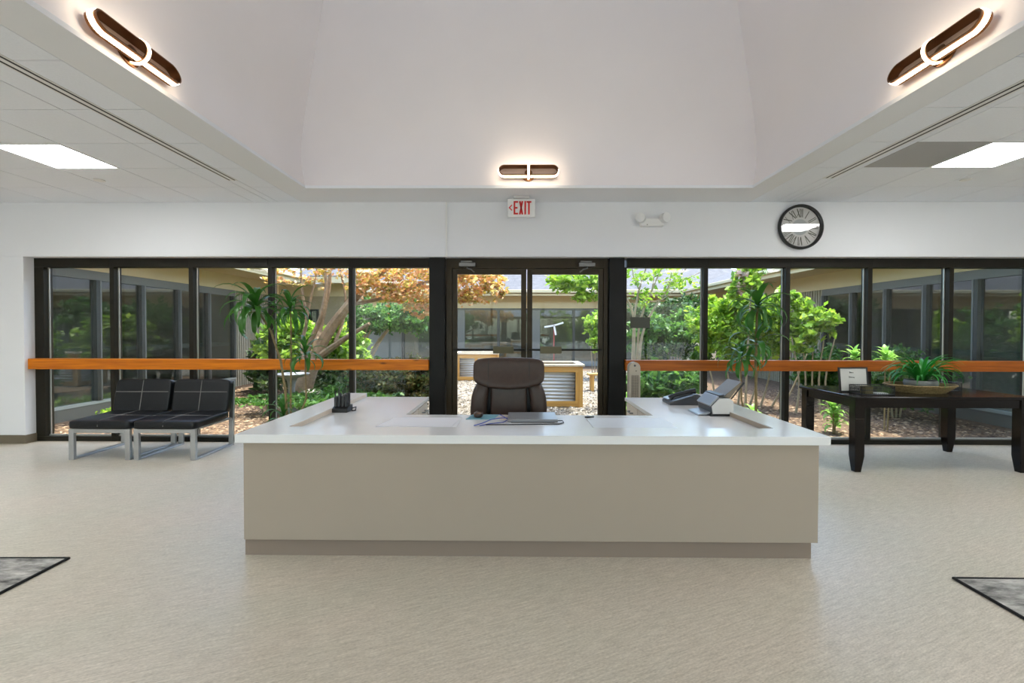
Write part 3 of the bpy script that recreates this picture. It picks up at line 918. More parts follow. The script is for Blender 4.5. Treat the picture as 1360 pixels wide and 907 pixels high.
# radio dock
t = thing('radio_charger', (-1.45, 3.92, ZWK), 'black charging dock on the left arm of the desk', 'charger')
m = MB().prism([(3.86,ZWK),(4.00,ZWK),(4.00,ZWK+0.05),(3.95,ZWK+0.055),(3.86,ZWK+0.03)], lambda u, v, d: (d, u, v), -1.515, -1.385)
m.build('dock', M_BLACKPL, t, bevel=0.004)
MB().tube([(-1.385,3.97,ZWK+0.02),(-1.35,3.98,ZWK+0.03),(-1.345,3.95,ZWK+0.006),(-1.37,3.93,ZWK+0.005)], 0.005, 6).build('power_cable', M_BLACKPL, t)
radio_spots = [(-1.492,3.905,0.85),(-1.462,3.905,1.0),(-1.432,3.905,0.9),(-1.405,3.905,1.02),(-1.480,3.960,1.05),(-1.440,3.960,0.95),(-1.408,3.960,1.12)]
for i, (x, y, s) in enumerate(radio_spots):
    r = thing('handheld_radio', (x, y, ZWK+0.045), ['shortest black radio at the front left of the charging dock','black radio second from the left in the front row of the dock','black radio third from the left in the front row of the dock','black radio at the front right of the charging dock','black radio at the back left of the charging dock','black radio in the middle of the dock\'s back row','tallest black radio at the back right of the charging dock'][i], 'radio', 'radios in the charging dock')
    h = 0.095*s
    B(x-0.012, x+0.012, y-0.014, y+0.014, ZWK+0.044, ZWK+0.044+h).build('body', M_BLACKPL, r, bevel=0.003)
    MB().tube([(x-0.005, y, ZWK+0.044+h), (x-0.005, y, ZWK+0.044+h+0.055*s)], 0.0045, 8).build('antenna', M_BLACKPL, r)
    MB().tube([(x+0.006, y, ZWK+0.044+h), (x+0.006, y, ZWK+0.044+h+0.010)], 0.004, 8).build('knob', M_DARKGREY, r)
# document scanner
SX, SY = 1.585, 3.76
t = thing('document_scanner', (SX+0.06, SY+0.15, ZWK), 'grey and black document scanner with raised paper tray on the desk', 'scanner')
oct_ = [(-0.062,0.018),(0.085,0.018),(0.100,0.034),(0.100,0.115),(0.070,0.142),(-0.010,0.142),(-0.072,0.078)]
fx = lambda u, v, d: (SX+0.03+u, d, ZWK+v)
MB().prism(oct_, fx, SY, SY+0.012).build('side_panel', M_GREYPL, t, bevel=0.002)
MB().prism([(u*1.02-0.002, v*1.01) for u, v in oct_], fx, SY+0.012, SY+0.285).build('body', M_DARKGREY, t)
MB().prism(oct_, fx, SY+0.285, SY+0.297).build('side_panel', M_GREYPL, t, bevel=0.002)
B(SX-0.05, SX+0.125, SY+0.002, SY+0.295, ZWK, ZWK+0.018).build('base', M_BLACKPL, t)
MB().prism([(-0.085,0.085),(-0.018,0.155),(0.012,0.165),(0.020,0.150),(-0.070,0.070)], fx, SY+0.015, SY+0.283).build('front_cover', M_SILVER, t, bevel=0.003)
MB().prism([(-0.012,0.165),(0.028,0.172),(0.030,0.150),(-0.010,0.145)], fx, SY+0.012, SY+0.285).build('feed_lip', M_BLACKPL, t)
tr = MB().prism([(0.03,0.150),(0.085,0.140),(0.185,0.265),(0.172,0.272)], fx, SY+0.03, SY+0.27).build('paper_tray', M_TAUPEPL, t, bevel=0.003)
MB().prism([(0.088,0.135),(0.098,0.135),(0.198,0.262),(0.186,0.266)], fx, SY+0.022, SY+0.03).build('tray_edge', M_BLACKPL, tr)
MB().prism([(-0.17,0.004),(-0.075,0.010),(-0.070,0.030),(-0.16,0.012)], fx, SY+0.03, SY+0.26).build('output_tray', M_SILVER, t)
# desk phone behind the scanner
PX, PY = 1.50, 4.30
t = thing('desk_telephone', (PX, PY+0.1, ZWK), 'silver and black desk telephone behind the document scanner', 'telephone')
fp = lambda u, v, d: (PX+u, d, ZWK+v)
MB().prism([(-0.11,0.0),(0.16,0.0),(0.17,0.085),(0.14,0.10),(-0.11,0.028)], fp, PY, PY+0.24).build('body', M_DARKGREY, t, bevel=0.006)
MB().prism([(-0.10,0.034),(0.13,0.102),(0.125,0.112),(-0.105,0.044)], fp, PY+0.085, PY+0.235).build('keypad', M_SILVER, t, bevel=0.002)
MB().tube([(PX-0.10,PY+0.045,ZWK+0.060),(PX-0.06,PY+0.045,ZWK+0.085),(PX+0.08,PY+0.045,ZWK+0.122),(PX+0.13,PY+0.045,ZWK+0.125)], [0.026,0.018,0.018,0.026], 12).build('handset', M_BLACKPL, t, smooth=True)

# ------------------------------------------------------------------ office chair
OX, OY = -0.07, 4.28
t = thing('office_chair', (OX, OY+0.25, 0), 'dark brown leather high-back office chair behind the desk', 'office chair')
m = MB().pillow((OX, OY+0.045, 1.018), (0.645, 0.17, 0.285), 0.30, 0.34, (-0.10,0,0), 48, 28)
for i, p in enumerate(m.v):
    x, y, z = p
    u = (x-OX)/0.32
    z2 = z + (0.045*u*u if z < 1.0 else -0.012*u*u)
    m.v[i] = (x, y - 0.035*max(0, (1.03-z))/0.14*(1-u*u), z2)
m.build('headrest_cushion', M_BROWNLEATHER, t, smooth=True)
for s in (-1, 1):
    def fy(z):
        q = min(0.999, abs(z-1.018)/0.1425)
        return OY + 0.045 - 0.085*(1-q**6.67)**0.15 + 0.10*(z-1.018) - 0.035*max(0, 1.03-z)/0.14*0.67 - 0.0005
    MB().tube([(OX+s*0.183, fy(z), z) for z in (0.90,0.93,0.96,0.99,1.02,1.05,1.08,1.11,1.13,1.145)], 0.003, 5).build('headrest_seam', M_BLACKPL, t)
m = MB().pillow((OX, OY+0.055, 0.74), (0.335, 0.15, 0.50), 0.35, 0.3, (-0.06,0,0), 32, 24)
m.build('back_cushion', M_BROWNLEATHER, t, smooth=True)
for s in (-1, 1):
    m = MB().pillow((OX+s*0.272, OY+0.03, 0.71), (0.150, 0.17, 0.52), 0.55, 0.6, (-0.06,0,0), 24, 24)
    for i, p in enumerate(m.v):
        x, y, z = p
        k = max(0, (z-0.70)/0.26)
        m.v[i] = (x - s*0.055*k*k, y, z)
    m.build('side_bolster', M_BROWNLEATHER, t, smooth=True)
MB().pillow((OX, OY+0.13, 0.80), (0.60, 0.10, 0.66), 0.35, 0.5, (-0.06,0,0), 32, 20).build('back_shell', M_BLACKPL, t, smooth=True)
MB().pillow((OX, OY-0.18, 0.49), (0.56, 0.55, 0.14), 0.45, 0.4).build('seat_cushion', M_BROWNLEATHER, t, smooth=True)
MB().tube([(OX, OY-0.12, 0.12), (OX, OY-0.12, 0.43)], 0.03, 14).build('gas_column', M_CHROME, t, smooth=True)
for k in range(5):
    a = 2*math.pi*k/5 + 0.3
    l = MB().tube([(OX, OY-0.12, 0.125), (OX+0.29*math.cos(a), OY-0.12+0.29*math.sin(a), 0.075)], [0.03, 0.018], 8).build('base_leg', M_BLACKPL, t)
    MB().lathe([(0.028, -0.022), (0.028, 0.022)], 14, (OX+0.29*math.cos(a), OY-0.12+0.29*math.sin(a), 0.029), 'X').build('caster', M_BLACKPL, l)
for s in (-1, 1):
    MB().tube([(OX+s*0.30, OY-0.02, 0.50), (OX+s*0.335, OY-0.05, 0.56), (OX+s*0.335, OY-0.10, 0.63), (OX+s*0.335, OY-0.32, 0.635)], 0.02, 8).build('armrest', M_BLACKPL, t, smooth=True)

# ------------------------------------------------------------------ waiting seats
def lounge(x0, x1, label):
    yf, yb = 5.055, 5.76
    w = x1-x0; xc = (x0+x1)/2
    t = thing('waiting_seat', (xc, 5.4, 0), label, 'seat', 'black waiting seats by the window')
    L = 0.055
    for xa in (x0+0.012, x1-0.012-L):
        B(xa, xa+L, yf, yf+0.035, 0.0, 0.335).build('front_leg', M_FRAMEGREY, t, bevel=0.003)
        B(xa, xa+L, yf+0.035, yb-0.03, 0.0, 0.022).build('runner', M_FRAMEGREY, t, bevel=0.003)
        m = MB(); m.prism([(yb-0.03,0.0),(yb,0.0),(yb+0.03,0.78),(yb+0.006,0.78)], lambda u, v, d: (d, u, v), xa, xa+L)
        m.build('back_post', M_FRAMEGREY, t, bevel=0.002)
    B(x0+0.012+L, x1-0.012-L, yf, yf+0.035, 0.292, 0.335).build('front_bar', M_FRAMEGREY, t, bevel=0.003)
    B(x0+0.03, x1-0.03, yf+0.1, yb-0.04, 0.318, 0.338).build('seat_support', M_FRAMEGREY, t)
    c = MB().pillow((xc, 5.355, 0.387), (w-0.006, 0.64, 0.105), 0.32, 0.16, (0.025,0,0), 48, 20).build('seat_cushion', M_LEATHER, t, smooth=True)
    ty = lambda y: 0.438 + (y-5.355)*0.025
    m = MB().tube([(xc, 5.036, 0.365), (xc, 5.042, 0.415), (xc, 5.075, ty(5.075)-0.002), (xc, 5.2, ty(5.2)+0.001), (xc, 5.40, ty(5.4)+0.002), (xc, 5.62, ty(5.62))], 0.004, 5)
    m.tube([(x0+0.02, 5.33, ty(5.33)-0.004), (xc, 5.33, ty(5.33)+0.002), (x1-0.02, 5.33, ty(5.33)-0.004)], 0.004, 5)
    m.build('stitching', M_SEAM, c)
    tilt = -0.20
    bc = Vector((xc, 5.690, 0.607)); R = Matrix.Rotation(tilt, 3, 'X')
    b = MB().pillow(tuple(bc), (w-0.02, 0.10, 0.40), 0.22, 0.22, (tilt,0,0), 48, 24).build('back_cushion', M_LEATHER, t, smooth=True)
    m = MB()
    q = lambda x, z: tuple(bc + R @ Vector((x, -0.050, z)))
    m.tube([q(0,-0.185), q(0,-0.06), q(0,0.06), q(0,0.185)], 0.004, 5)
    m.tube([q(-w/2+0.03,0.045), q(0,0.045), q(w/2-0.03,0.045)], 0.004, 5)
    m.build('stitching', M_SEAM, b)
    return t
lounge(-4.840, -4.150, 'black leather waiting seat farther from the desk, left of the pair')
lounge(-4.135, -3.440, 'black leather waiting seat nearer the desk, right of the pair')

# ------------------------------------------------------------------ side table
TX0, TX1, TY0, TY1, TZ = 3.345, 5.115, 4.715, 5.655, 0.758
t = thing('side_table', ((TX0+TX1)/2, (TY0+TY1)/2, 0), 'glossy black wooden table by the right-hand windows', 'table')
MB().box(TX0, TX1, TY0, TY1, TZ-0.032, TZ).build('tabletop', M_TABLE, t, bevel=0.008)
for xa, xb, ya, yb in ((TX0+0.05,TX1-0.05,TY0+0.035,TY0+0.057),(TX0+0.05,TX1-0.05,TY1-0.057,TY1-0.035),(TX0+0.035,TX0+0.057,TY0+0.05,TY1-0.05),(TX1-0.057,TX1-0.035,TY0+0.05,TY1-0.05)):
    B(xa, xb, ya, yb, TZ-0.115, TZ-0.032).build('apron', M_TABLE, t)
LW = 0.094
for sx, xa in ((1, TX0+0.022), (-1, TX1-0.022-LW)):
    for sy, ya in ((1, TY0+0.022), (-1, TY1-0.022-LW)):
        m = MB(); z1 = TZ-0.032
        a = 0.026
        xi0, xi1 = xa + (a*0.35), xa+LW-a
        yi0, yi1 = ya + (a*0.35), ya+LW-a
        lv = [(xa,ya,z1),(xa+LW,ya,z1),(xa+LW,ya+LW,z1),(xa,ya+LW,z1),(xa,ya,0.16),(xa+LW,ya,0.16),(xa+LW,ya+LW,0.16),(xa,ya+LW,0.16),
              (xi0,yi0,0),(xi1,yi0,0),(xi1,yi1,0),(xi0,yi1,0)]
        fs = [(3,2,1,0)] + [(i,(i+1)%4,4+(i+1)%4,4+i) for i in range(4)] + [(4+i,4+(i+1)%4,8+(i+1)%4,8+i) for i in range(4)] + [(8,9,10,11)]
        m.add(lv, fs); m.build('leg', M_TABLE, t, bevel=0.003)
# card frame
t = thing('framed_card', (3.62, 5.10, TZ), 'black-framed white card with two lines of script on the table', 'sign')
RY = Matrix.Rotation(-0.10, 3, 'X') ; RZ = Matrix.Rotation(0.10, 3, 'Z')
RC_ = RZ @ RY
o0 = Vector((3.60, 5.09, TZ+0.002))
def cf(x, y, z): return tuple(o0 + RC_ @ Vector((x, y, z)))
def cbox(x0, x1, y0, y1, z0, z1):
    return MB().add([cf(x0,y0,z0),cf(x1,y0,z0),cf(x1,y1,z0),cf(x0,y1,z0),cf(x0,y0,z1),cf(x1,y0,z1),cf(x1,y1,z1),cf(x0,y1,z1)],
                    [(0,3,2,1),(4,5,6,7),(0,1,5,4),(1,2,6,5),(2,3,7,6),(3,0,4,7)])
cbox(-0.150, 0.150, -0.002, 0.004, 0.012, 0.245).build('card', M_OFFPAPER, t)
for a in ((-0.165,-0.150,0,0.26),(0.150,0.165,0,0.26),(-0.150,0.150,0.245,0.26),(-0.150,0.150,0.0,0.012)):
    cbox(a[0], a[1], -0.008, 0.010, a[2], a[3]).build('frame_bar', M_BLACKPL, t)
for z, w, n in ((0.205, 0.048, 4), (0.155, 0.066, 6)):
    pts = []
    for k in range(n*8+1):
        u = k/(n*8)
        pts.append(cf(-0.020 - w/2 + w*u + 0.003*math.sin(u*n*6.28), -0.0035, z - 0.006*u + 0.006*math.cos(u*n*6.28)*(1.5 if u < 0.15 else 0.7)))
    MB().tube(pts, 0.0016, 4).build('script_line', M_INK, t)
# wire tray in front of the card
def wire_tray(x0, x1, y0, y1, h, label):
    t = thing('wire_tray', ((x0+x1)/2, (y0+y1)/2, TZ), label, 'tray', 'black wire trays on the table')
    z = TZ+0.003
    m = MB()
    for zz in (z, z+h*0.55, z+h):
        m.tube([(x0,y0,zz),(x1,y0,zz),(x1,y1,zz),(x0,y1,zz)], 0.004, 5, closed=True)
    for (a, b) in ((x0,y0),(x1,y0),(x1,y1),(x0,y1)):
        m.tube([(a,b,z-0.002),(a,b,z+h)], 0.004, 5)
    m.build('rim_wires', M_BLACKPL, t)
    m = MB()
    nx = int((x1-x0)/0.012)
    for k in range(1, nx):
        x = x0 + (x1-x0)*k/nx
        for yy in (y0, y1): m.tube([(x-0.006,yy,z),(x+0.006,yy,z+h)], 0.0013, 3, cap=False); m.tube([(x+0.006,yy,z),(x-0.006,yy,z+h)], 0.0013, 3, cap=False)
    ny = int((y1-y0)/0.012)
    for k in range(1, ny):
        y = y0 + (y1-y0)*k/ny
        for xx in (x0, x1): m.tube([(xx,y-0.006,z),(xx,y+0.006,z+h)], 0.0013, 3, cap=False); m.tube([(xx,y+0.006,z),(xx,y-0.006,z+h)], 0.0013, 3, cap=False)
    m.build('mesh_panel', M_BLACKPL, t)
    B(x0, x1, y0, y1, z-0.002, z-0.0005).build('tray_base', M_BLACKPL, t)
    return t
wire_tray(3.50, 3.83, 4.84, 5.02, 0.085, 'black wire mesh tray in front of the framed card')
wire_tray(4.63, 4.80, 5.16, 5.36, 0.085, 'black wire mesh tray behind the woven basket')
o = B(3.575, 3.655, 4.895, 4.975, TZ+0.004, TZ+0.082).build('sticky_note_block', plain('olive_card', lin(112, 104, 60), 0.8), bevel=0.002)
tag(o, 'small olive card block inside the wire tray', 'card block')
o = B(3.68, 3.80, 4.88, 4.96, TZ+0.004, TZ+0.014).build('card_stack', M_PAPER)
tag(o, 'low stack of pale cards inside the wire tray', 'cards')

# strap leaves: one mesh per droop, shared
def strap_leaf(name, L, W_, droop, mat, fold=0.25, seg=7, shape=1.0):
    m = MB(); vs = []; fs = []
    x = z = 0.0; ang = math.radians(62)
    ds = L/seg
    for i in range(seg+1):
        u = i/seg
        w = W_*0.5*(0.35 + 1.0*math.sin(math.pi*min(1, u*0.92 + 0.08))**0.8)*(1 - u**4*shape)
        if i == seg: w = 0.0005
        vs += [(x, -w, z + fold*w), (x, 0, z), (x, w, z + fold*w)]
        x += ds*math.cos(ang); z += ds*math.sin(ang)
        ang -= droop*(0.5 + u)/seg*1.4
    for i in range(seg):
        a = i*3
        fs += [(a, a+1, a+4, a+3), (a+1, a+2, a+5, a+4)]
    me = bpy.data.meshes.new(name)
    me.from_pydata(vs, [], fs)
    me.materials.append(mat)
    me.polygons.foreach_set('use_smooth', [True]*len(me.polygons))
    return me
def place_leaf(me, parent, base, az, pitch, s, name='leaf', roll=0.0):
    o = bpy.data.objects.new(name, me); COL.objects.link(o)
    o.parent = parent
    mw = Matrix.Translation(base) @ Matrix.Rotation(az, 4, 'Z') @ Matrix.Rotation(-pitch, 4, 'Y') @ Matrix.Rotation(roll, 4, 'X') @ Matrix.Scale(s, 4)
    if parent.type == 'EMPTY': mw = Matrix.Translation(-Vector(parent.location)) @ mw
    o.matrix_local = mw
    return o

# spider plant in basket
BXc, BYc = 4.30, 5.10
t = thing('woven_basket', (BXc, BYc, TZ), 'shallow round woven straw basket on the black table', 'basket')
m = MB()
for k in range(7):
    r = 0.235 + 0.017*k; z = TZ + 0.008 + 0.012*k
    m.tube([(BXc+r*math.cos(a)*1.0, BYc+r*math.sin(a)*0.72, z + 0.002*math.sin(a*40)) for a in [2*math.pi*i/48 for i in range(48)]], 0.0085, 6, closed=True)
m.build('coil_wall', M_WICKER, t, smooth=True)
m = MB().lathe([(0.235, 0.001), (0.24, 0.010), (0.01, 0.012)], 40, (0,0,0))
m.v = [(BXc+p[0], BYc+p[1]*0.72, TZ+p[2]) for p in m.v]
m.build('basket_floor', M_WICKER, t)
t = thing('spider_plant', (BXc+0.01, BYc, TZ+0.012), 'lush green spider plant in a grey bowl inside the woven basket', 'potted plant')
MB().lathe([(0.09, TZ+0.013), (0.135, TZ+0.05), (0.150, TZ+0.10), (0.140, TZ+0.128), (0.128, TZ+0.128), (0.12, TZ+0.11), (0.005, TZ+0.11)], 32, (BXc+0.01, BYc, 0)).build('bowl', M_GREYPOT, t, smooth=True)
MB().lathe([(0.12, TZ+0.108), (0.12, TZ+0.116), (0.005, TZ+0.120)], 24, (BXc+0.01, BYc, 0)).build('soil', M_SOIL, t)
SL = [strap_leaf('spider_leaf', 0.43, 0.024, d, M_SPIDER, 0.5, 8) for d in (1.4, 1.9, 2.4)]
for k in range(85):
    az = rng.uniform(0, 6.283); q = rng.random()
    place_leaf(SL[k % 3], t, (BXc+0.01+0.05*math.cos(az)*q, BYc+0.05*math.sin(az)*q, TZ+0.115), az+rng.uniform(-.3,.3), rng.uniform(-0.35, 0.45)-0.1*(1-q), rng.uniform(0.75, 1.15))

# tall corn plants behind the desk
DL = [strap_leaf('dracaena_leaf', 0.46, 0.050, d, M_DRAC, 0.35, 8) for d in (1.7, 2.3, 2.9)]
def corn_head(t, c, n, s, spread=1.0, lean=(0,0)):
    for k in range(n):
        az = 2.399*k + rng.uniform(-.25,.25)
        u = k/n
        pitch = math.radians(20) - u**0.8*math.radians(95)*spread + rng.uniform(-.15,.15)
        place_leaf(DL[min(2, int(u*3))] if rng.random() < 0.8 else DL[rng.randrange(3)], t,
                   (c[0], c[1], c[2] + 0.05 - 0.10*u), az, pitch, s*rng.uniform(0.75, 1.1))
def corn_plant(name, loc, canes, label):
    t = thing(name, (loc[0], loc[1], 0), label, 'potted plant', 'tall corn plants behind the desk')
    MB().lathe([(0.13, 0.0), (0.165, 0.30), (0.17, 0.34), (0.155, 0.34), (0.15, 0.31), (0.005, 0.31)], 28, (loc[0], loc[1], 0)).build('pot', M_TERRA, t, smooth=True)
    MB().lathe([(0.15, 0.305), (0.15, 0.315), (0.005, 0.32)], 24, (loc[0], loc[1], 0)).build('soil', M_SOIL, t)
    for path, r, n, s, spread in canes:
        MB().tube(path, [r*(1.15 - 0.35*i/(len(path)-1)) for i in range(len(path))], 8).build('cane', M_STEM, t, smooth=True)
        if n: corn_head(t, path[-1], n, s, spread)
    return t
PYc = 5.36
def ip(px, py, Y=PYc): return ((px-686)*Y/631, Y, 1.42 - (py-437)*Y/631)
corn_plant('corn_plant', (-2.58, PYc), [
    ([(-2.60,PYc,0.31), ip(377,520), ip(371,480), ip(358,440), ip(346,421), ip(338,410)], 0.013, 34, 1.12, 1.0),
    ([(-2.56,PYc,0.31), ip(384,540), ip(385,480), ip(385,430), ip(384,412)], 0.010, 28, 0.85, 1.0),
    ([(-2.50,PYc-0.03,0.31), ip(405,530), ip(404,490), ip(404,472)], 0.009, 22, 0.78, 1.0),
    ([(-2.63,PYc-0.05,0.31), ip(374,556)], 0.010, 14, 0.72, 0.5),
  ], 'tall three-stemmed corn plant with drooping leaves left of the desk')
corn_plant('corn_plant', (2.67, PYc), [
    ([(2.70,PYc,0.31), ip(1003,520), ip(1002,470), ip(1003,430), ip(1004,408)], 0.014, 26, 1.0, 1.15),
    ([(2.62,PYc,0.31), ip(984,530), ip(983,490), ip(984,474)], 0.009, 20, 0.78, 1.1),
    ([ip(1003,470), ip(1003,455)], 0.012, 14, 1.0, 1.2),
  ], 'tall single-stemmed corn plant with drooping leaves right of the desk')

# tower fan
FX, FY = 1.335, 5.42
t = thing('tower_fan', (FX, FY, 0), 'cream tower fan standing behind the right arm of the desk', 'fan')
MB().lathe([(0.14, 0.0), (0.14, 0.02), (0.06, 0.04)], 28, (FX, FY, 0)).build('base', M_BIN, t, smooth=True)
body = []
for k in range(13):
    a = math.pi*k/12
    body.append((0.064*math.cos(a), 0.985 + 0.064*math.sin(a)))
body = [(0.064, 0.03)] + body + [(-0.064, 0.03)]
MB().prism(body, lambda u, v, d: (FX+u, d, v), FY-0.05, FY+0.05).build('body', M_BIN, t, bevel=0.004)
g = B(FX-0.036, FX+0.046, FY-0.053, FY-0.049, 0.25, 0.90).build('grille_recess', M_FANGRILL, t)
for k in range(36):
    B(FX-0.034, FX+0.044, FY-0.056, FY-0.053, 0.256+0.018*k, 0.260+0.018*k).build('grille_slat', M_BIN, g)
for k in range(5):
    B(FX-0.022+0.014*k, FX-0.019+0.014*k, FY-0.058, FY-0.055, 0.25, 0.90).build('grille_rib', M_BIN, g)
MB().lathe([(0.006, FY-0.054), (0.006, FY-0.05)], 12, (FX+0.015, 0, 0.95), 'Y').build('knob', M_INK, t)
MB().lathe([(0.012, FY-0.054), (0.012, FY-0.05)], 16, (FX, 0, 1.01), 'Y').build('badge', M_DARKGREY, t)

# rugs
for x0, x1, y0, y1, lab in ((-4.4, -2.74, 1.1, 2.88, 'grey abstract rug with black border on the left of the floor'), (2.48, 4.2, 0.9, 2.715, 'grey abstract rug with black border on the right of the floor')):
    t = thing('floor_rug', ((x0+x1)/2, (y0+y1)/2, 0), lab, 'rug', 'grey rugs on the floor')
    B(x0+0.018, x1-0.018, y0+0.018, y1-0.018, 0.0005, 0.009).build('pile', M_RUG, t)
    m = MB(); m.tube([(x0+.01,y0+.01,0.006),(x1-.01,y0+.01,0.006),(x1-.01,y1-.01,0.006),(x0+.01,y1-.01,0.006)], 0.010, 6, closed=True)
    m.v = [(p[0], p[1], max(0.0005, p[2])) for p in m.v]
    m.build('border', M_RUGEDGE, t)

# ================================================================== the courtyard outside
GZ = -0.10
structure(B(-14, 14, 6.05, 34, GZ-0.3, GZ).build('ground', M_GROUND), 'mulched courtyard ground')
structure(B(-30, 30, -40, YB-0.2, -0.15, -0.03).build('bounce_pavement', plain('pale_concrete', lin(190, 186, 178), 0.9, noise=0.06, nscale=3)), 'unseen pale concrete pavement added behind the viewer to bounce sunlight')  # pale ground added out of view to bounce sunlight up to the ceiling
gp = [(-2.3,7.2),(2.3,6.9),(2.9,9.5),(3.0,13.5),(4.2,17.2),(-4.8,17.2),(-3.6,13.0),(-2.2,10.0)]
structure(MB().prism(gp, lambda u, v, d: (u, v, d), GZ, GZ+0.012).build('gravel_path', M_GRAVEL), 'pale gravel path through the courtyard')
def inpoly(x, y, poly):
    c = False; n = len(poly)
    for i in range(n):
        x1, y1 = poly[i]; x2, y2 = poly[i-1]
        if (y1 > y) != (y2 > y) and x < (x2-x1)*(y-y1)/(y2-y1) + x1: c = not c
    return c
def chips(name, n, area, size, mat, label, cat, inside=None, flat=0.35, z0=GZ):
    V = []; Fc = []
    k = 0
    while k < n:
        x = rng.uniform(area[0], area[1]); y = area[2] + (area[3]-area[2])*rng.random()**1.6
        if inside is not None and inpoly(x, y, gp) != inside: continue
        s = size*rng.uniform(0.5, 1.4); a = rng.uniform(0, 6.28); e = rng.uniform(0.35, 0.9)
        ca, sa = math.cos(a), math.sin(a); ti = rng.uniform(-0.4, 0.4)
        o = len(V); h = s*flat
        for u, v, w in ((-1,0,0),(0,-e,0),(1,0,ti),(0,e,0),(0,0,1)):
            V.append((x + s*(u*ca - v*sa), y + s*(u*sa + v*ca), z0 + 0.004 + (h*w if w == 1 else max(0, s*w*0.5))))
        Fc += [(o,o+1,o+4),(o+1,o+2,o+4),(o+2,o+3,o+4),(o+3,o,o+4)]
        k += 1
    me = bpy.data.meshes.new(name); me.from_pydata(V, [], Fc); me.materials.append(mat)
    return tag(obj(name, me), label, cat, None, 'stuff')
chips('mulch_chips', 16000, (-7.2, 7.4, 6.08, 12.0), 0.030, M_CHIP, 'brown wood mulch chips covering the garden beds', 'mulch', False)
chips('gravel_stones', 12000, (-4.5, 4.2, 6.9, 17.0), 0.032, M_STONE, 'pale loose gravel stones on the path', 'gravel', True, 0.6, GZ+0.012)

# ---- surrounding wings
def wing(side, X, y_glass, y_end, mull_ys, label):
    """side -1: wing on the left facing +x; +1: on the right facing -x"""
    s = side
    t = thing('courtyard_wing', (X, (6.1+y_end)/2, GZ), label, 'building')
    xo = lambda d: X + s*d                                 # d > 0 goes into the wing
    def bx(d0, d1, y0, y1, z0, z1): return B(xo(d0), xo(d1), y0, y1, z0, z1)
    bx(0.0, 0.12, 6.06, y_end, 2.42, 2.80).build('header_band', M_BEIGE, t)
    bx(-0.012, 0.0, 6.06, y_end, 2.415, 2.46).build('header_trim', M_BEIGE, t)
    bx(-1.12, 0.3, 6.06, y_end, 2.80, 2.83).build('soffit', M_BEIGE, t)
    bx(-1.14, -1.10, 6.06, y_end, 2.74, 2.93).build('fascia', M_BEIGE, t)
    bx(-1.24, -1.14, 6.06, y_end, 2.84, 2.94).build('gutter', M_BEIGE, t, bevel=0.02)
    m = MB(); n = 22
    for k in range(n):                                     # lapped shingle courses
        d0 = -1.18 + 0.24*k; z0 = 2.94 + 0.093*k
        m.prism([(d0, z0), (d0+0.26, z0+0.10), (d0+0.26, z0+0.085), (d0, z0-0.022)], lambda u, v, d: (xo(u), d, v), 6.06, y_end)
    m.build('shingle_roof', M_SHINGLE, t)
    bx(0.0, 0.14, 6.06, y_glass, GZ, GZ+0.20).build('base_curb', M_WFRAME, t)
    bx(-0.01, 0.10, 6.06, y_glass, GZ+0.20, GZ+0.25).build('sill', plain('pale_sill', lin(150, 156, 150), 0.5) if 'pale_sill' not in MATS else MATS['pale_sill'], t)
    bx(0.0, 0.10, 6.06, y_glass, 2.26, 2.42).build('window_head', M_WFRAME, t)
    edges = [6.06] + list(mull_ys) + [y_glass]
    for i in range(len(edges)-1):
        y0, y1 = edges[i], edges[i+1]
        w = bx(-0.02, 0.08, y1-0.10, y1-0.03, GZ+0.25, 2.26).build('mullion', M_WDARK, t)
        bx(-0.025, 0.07, y1-0.03, y1, GZ+0.25, 2.26).build('mullion_face', M_WFRAME, w)
        bx(0.04, 0.046, y0, y1-0.10, GZ+0.25, 2.26).build('pane', M_WGLASS, t)
        bx(0.10, 0.16, y0, y1-0.10, 0.98, 1.08).build('inner_rail', M_WFRAME, t)
    m = MB()                                               # ribbed wall beyond the glazing
    yy = y_glass
    m.box(xo(0.05), xo(0.2), y_glass, y_end, GZ, 2.42)
    while yy < y_end-0.05:
        m.box(xo(0.0), xo(0.05), yy, yy+0.055, GZ, 2.42); yy += 0.10
    m.build('ribbed_wall', M_RIB, t)
    m = MB()
    m.box(xo(3.0), xo(3.1), 6.06, y_end, GZ, 2.8); m.box(xo(0.1), xo(3.1), 6.06, y_end, 2.6, 2.7)
    m.box(xo(0.1), xo(3.1), 6.06, y_end, GZ, GZ+0.05); m.box(xo(0.1), xo(3.1), y_end-0.1, y_end, GZ, 2.7)
    m.build('inner_room', M_DIM, t)
    return t
wing(-1, -7.35, 12.35, 14.6, [7.33, 8.33, 9.33, 10.33, 11.33], 'left courtyard wing with dark glazing under a beige eave')
wing(1, 7.62, 11.95, 18.3, [7.05, 8.02, 9.0, 9.95, 10.95], 'right courtyard wing with dark glazing under a beige eave')

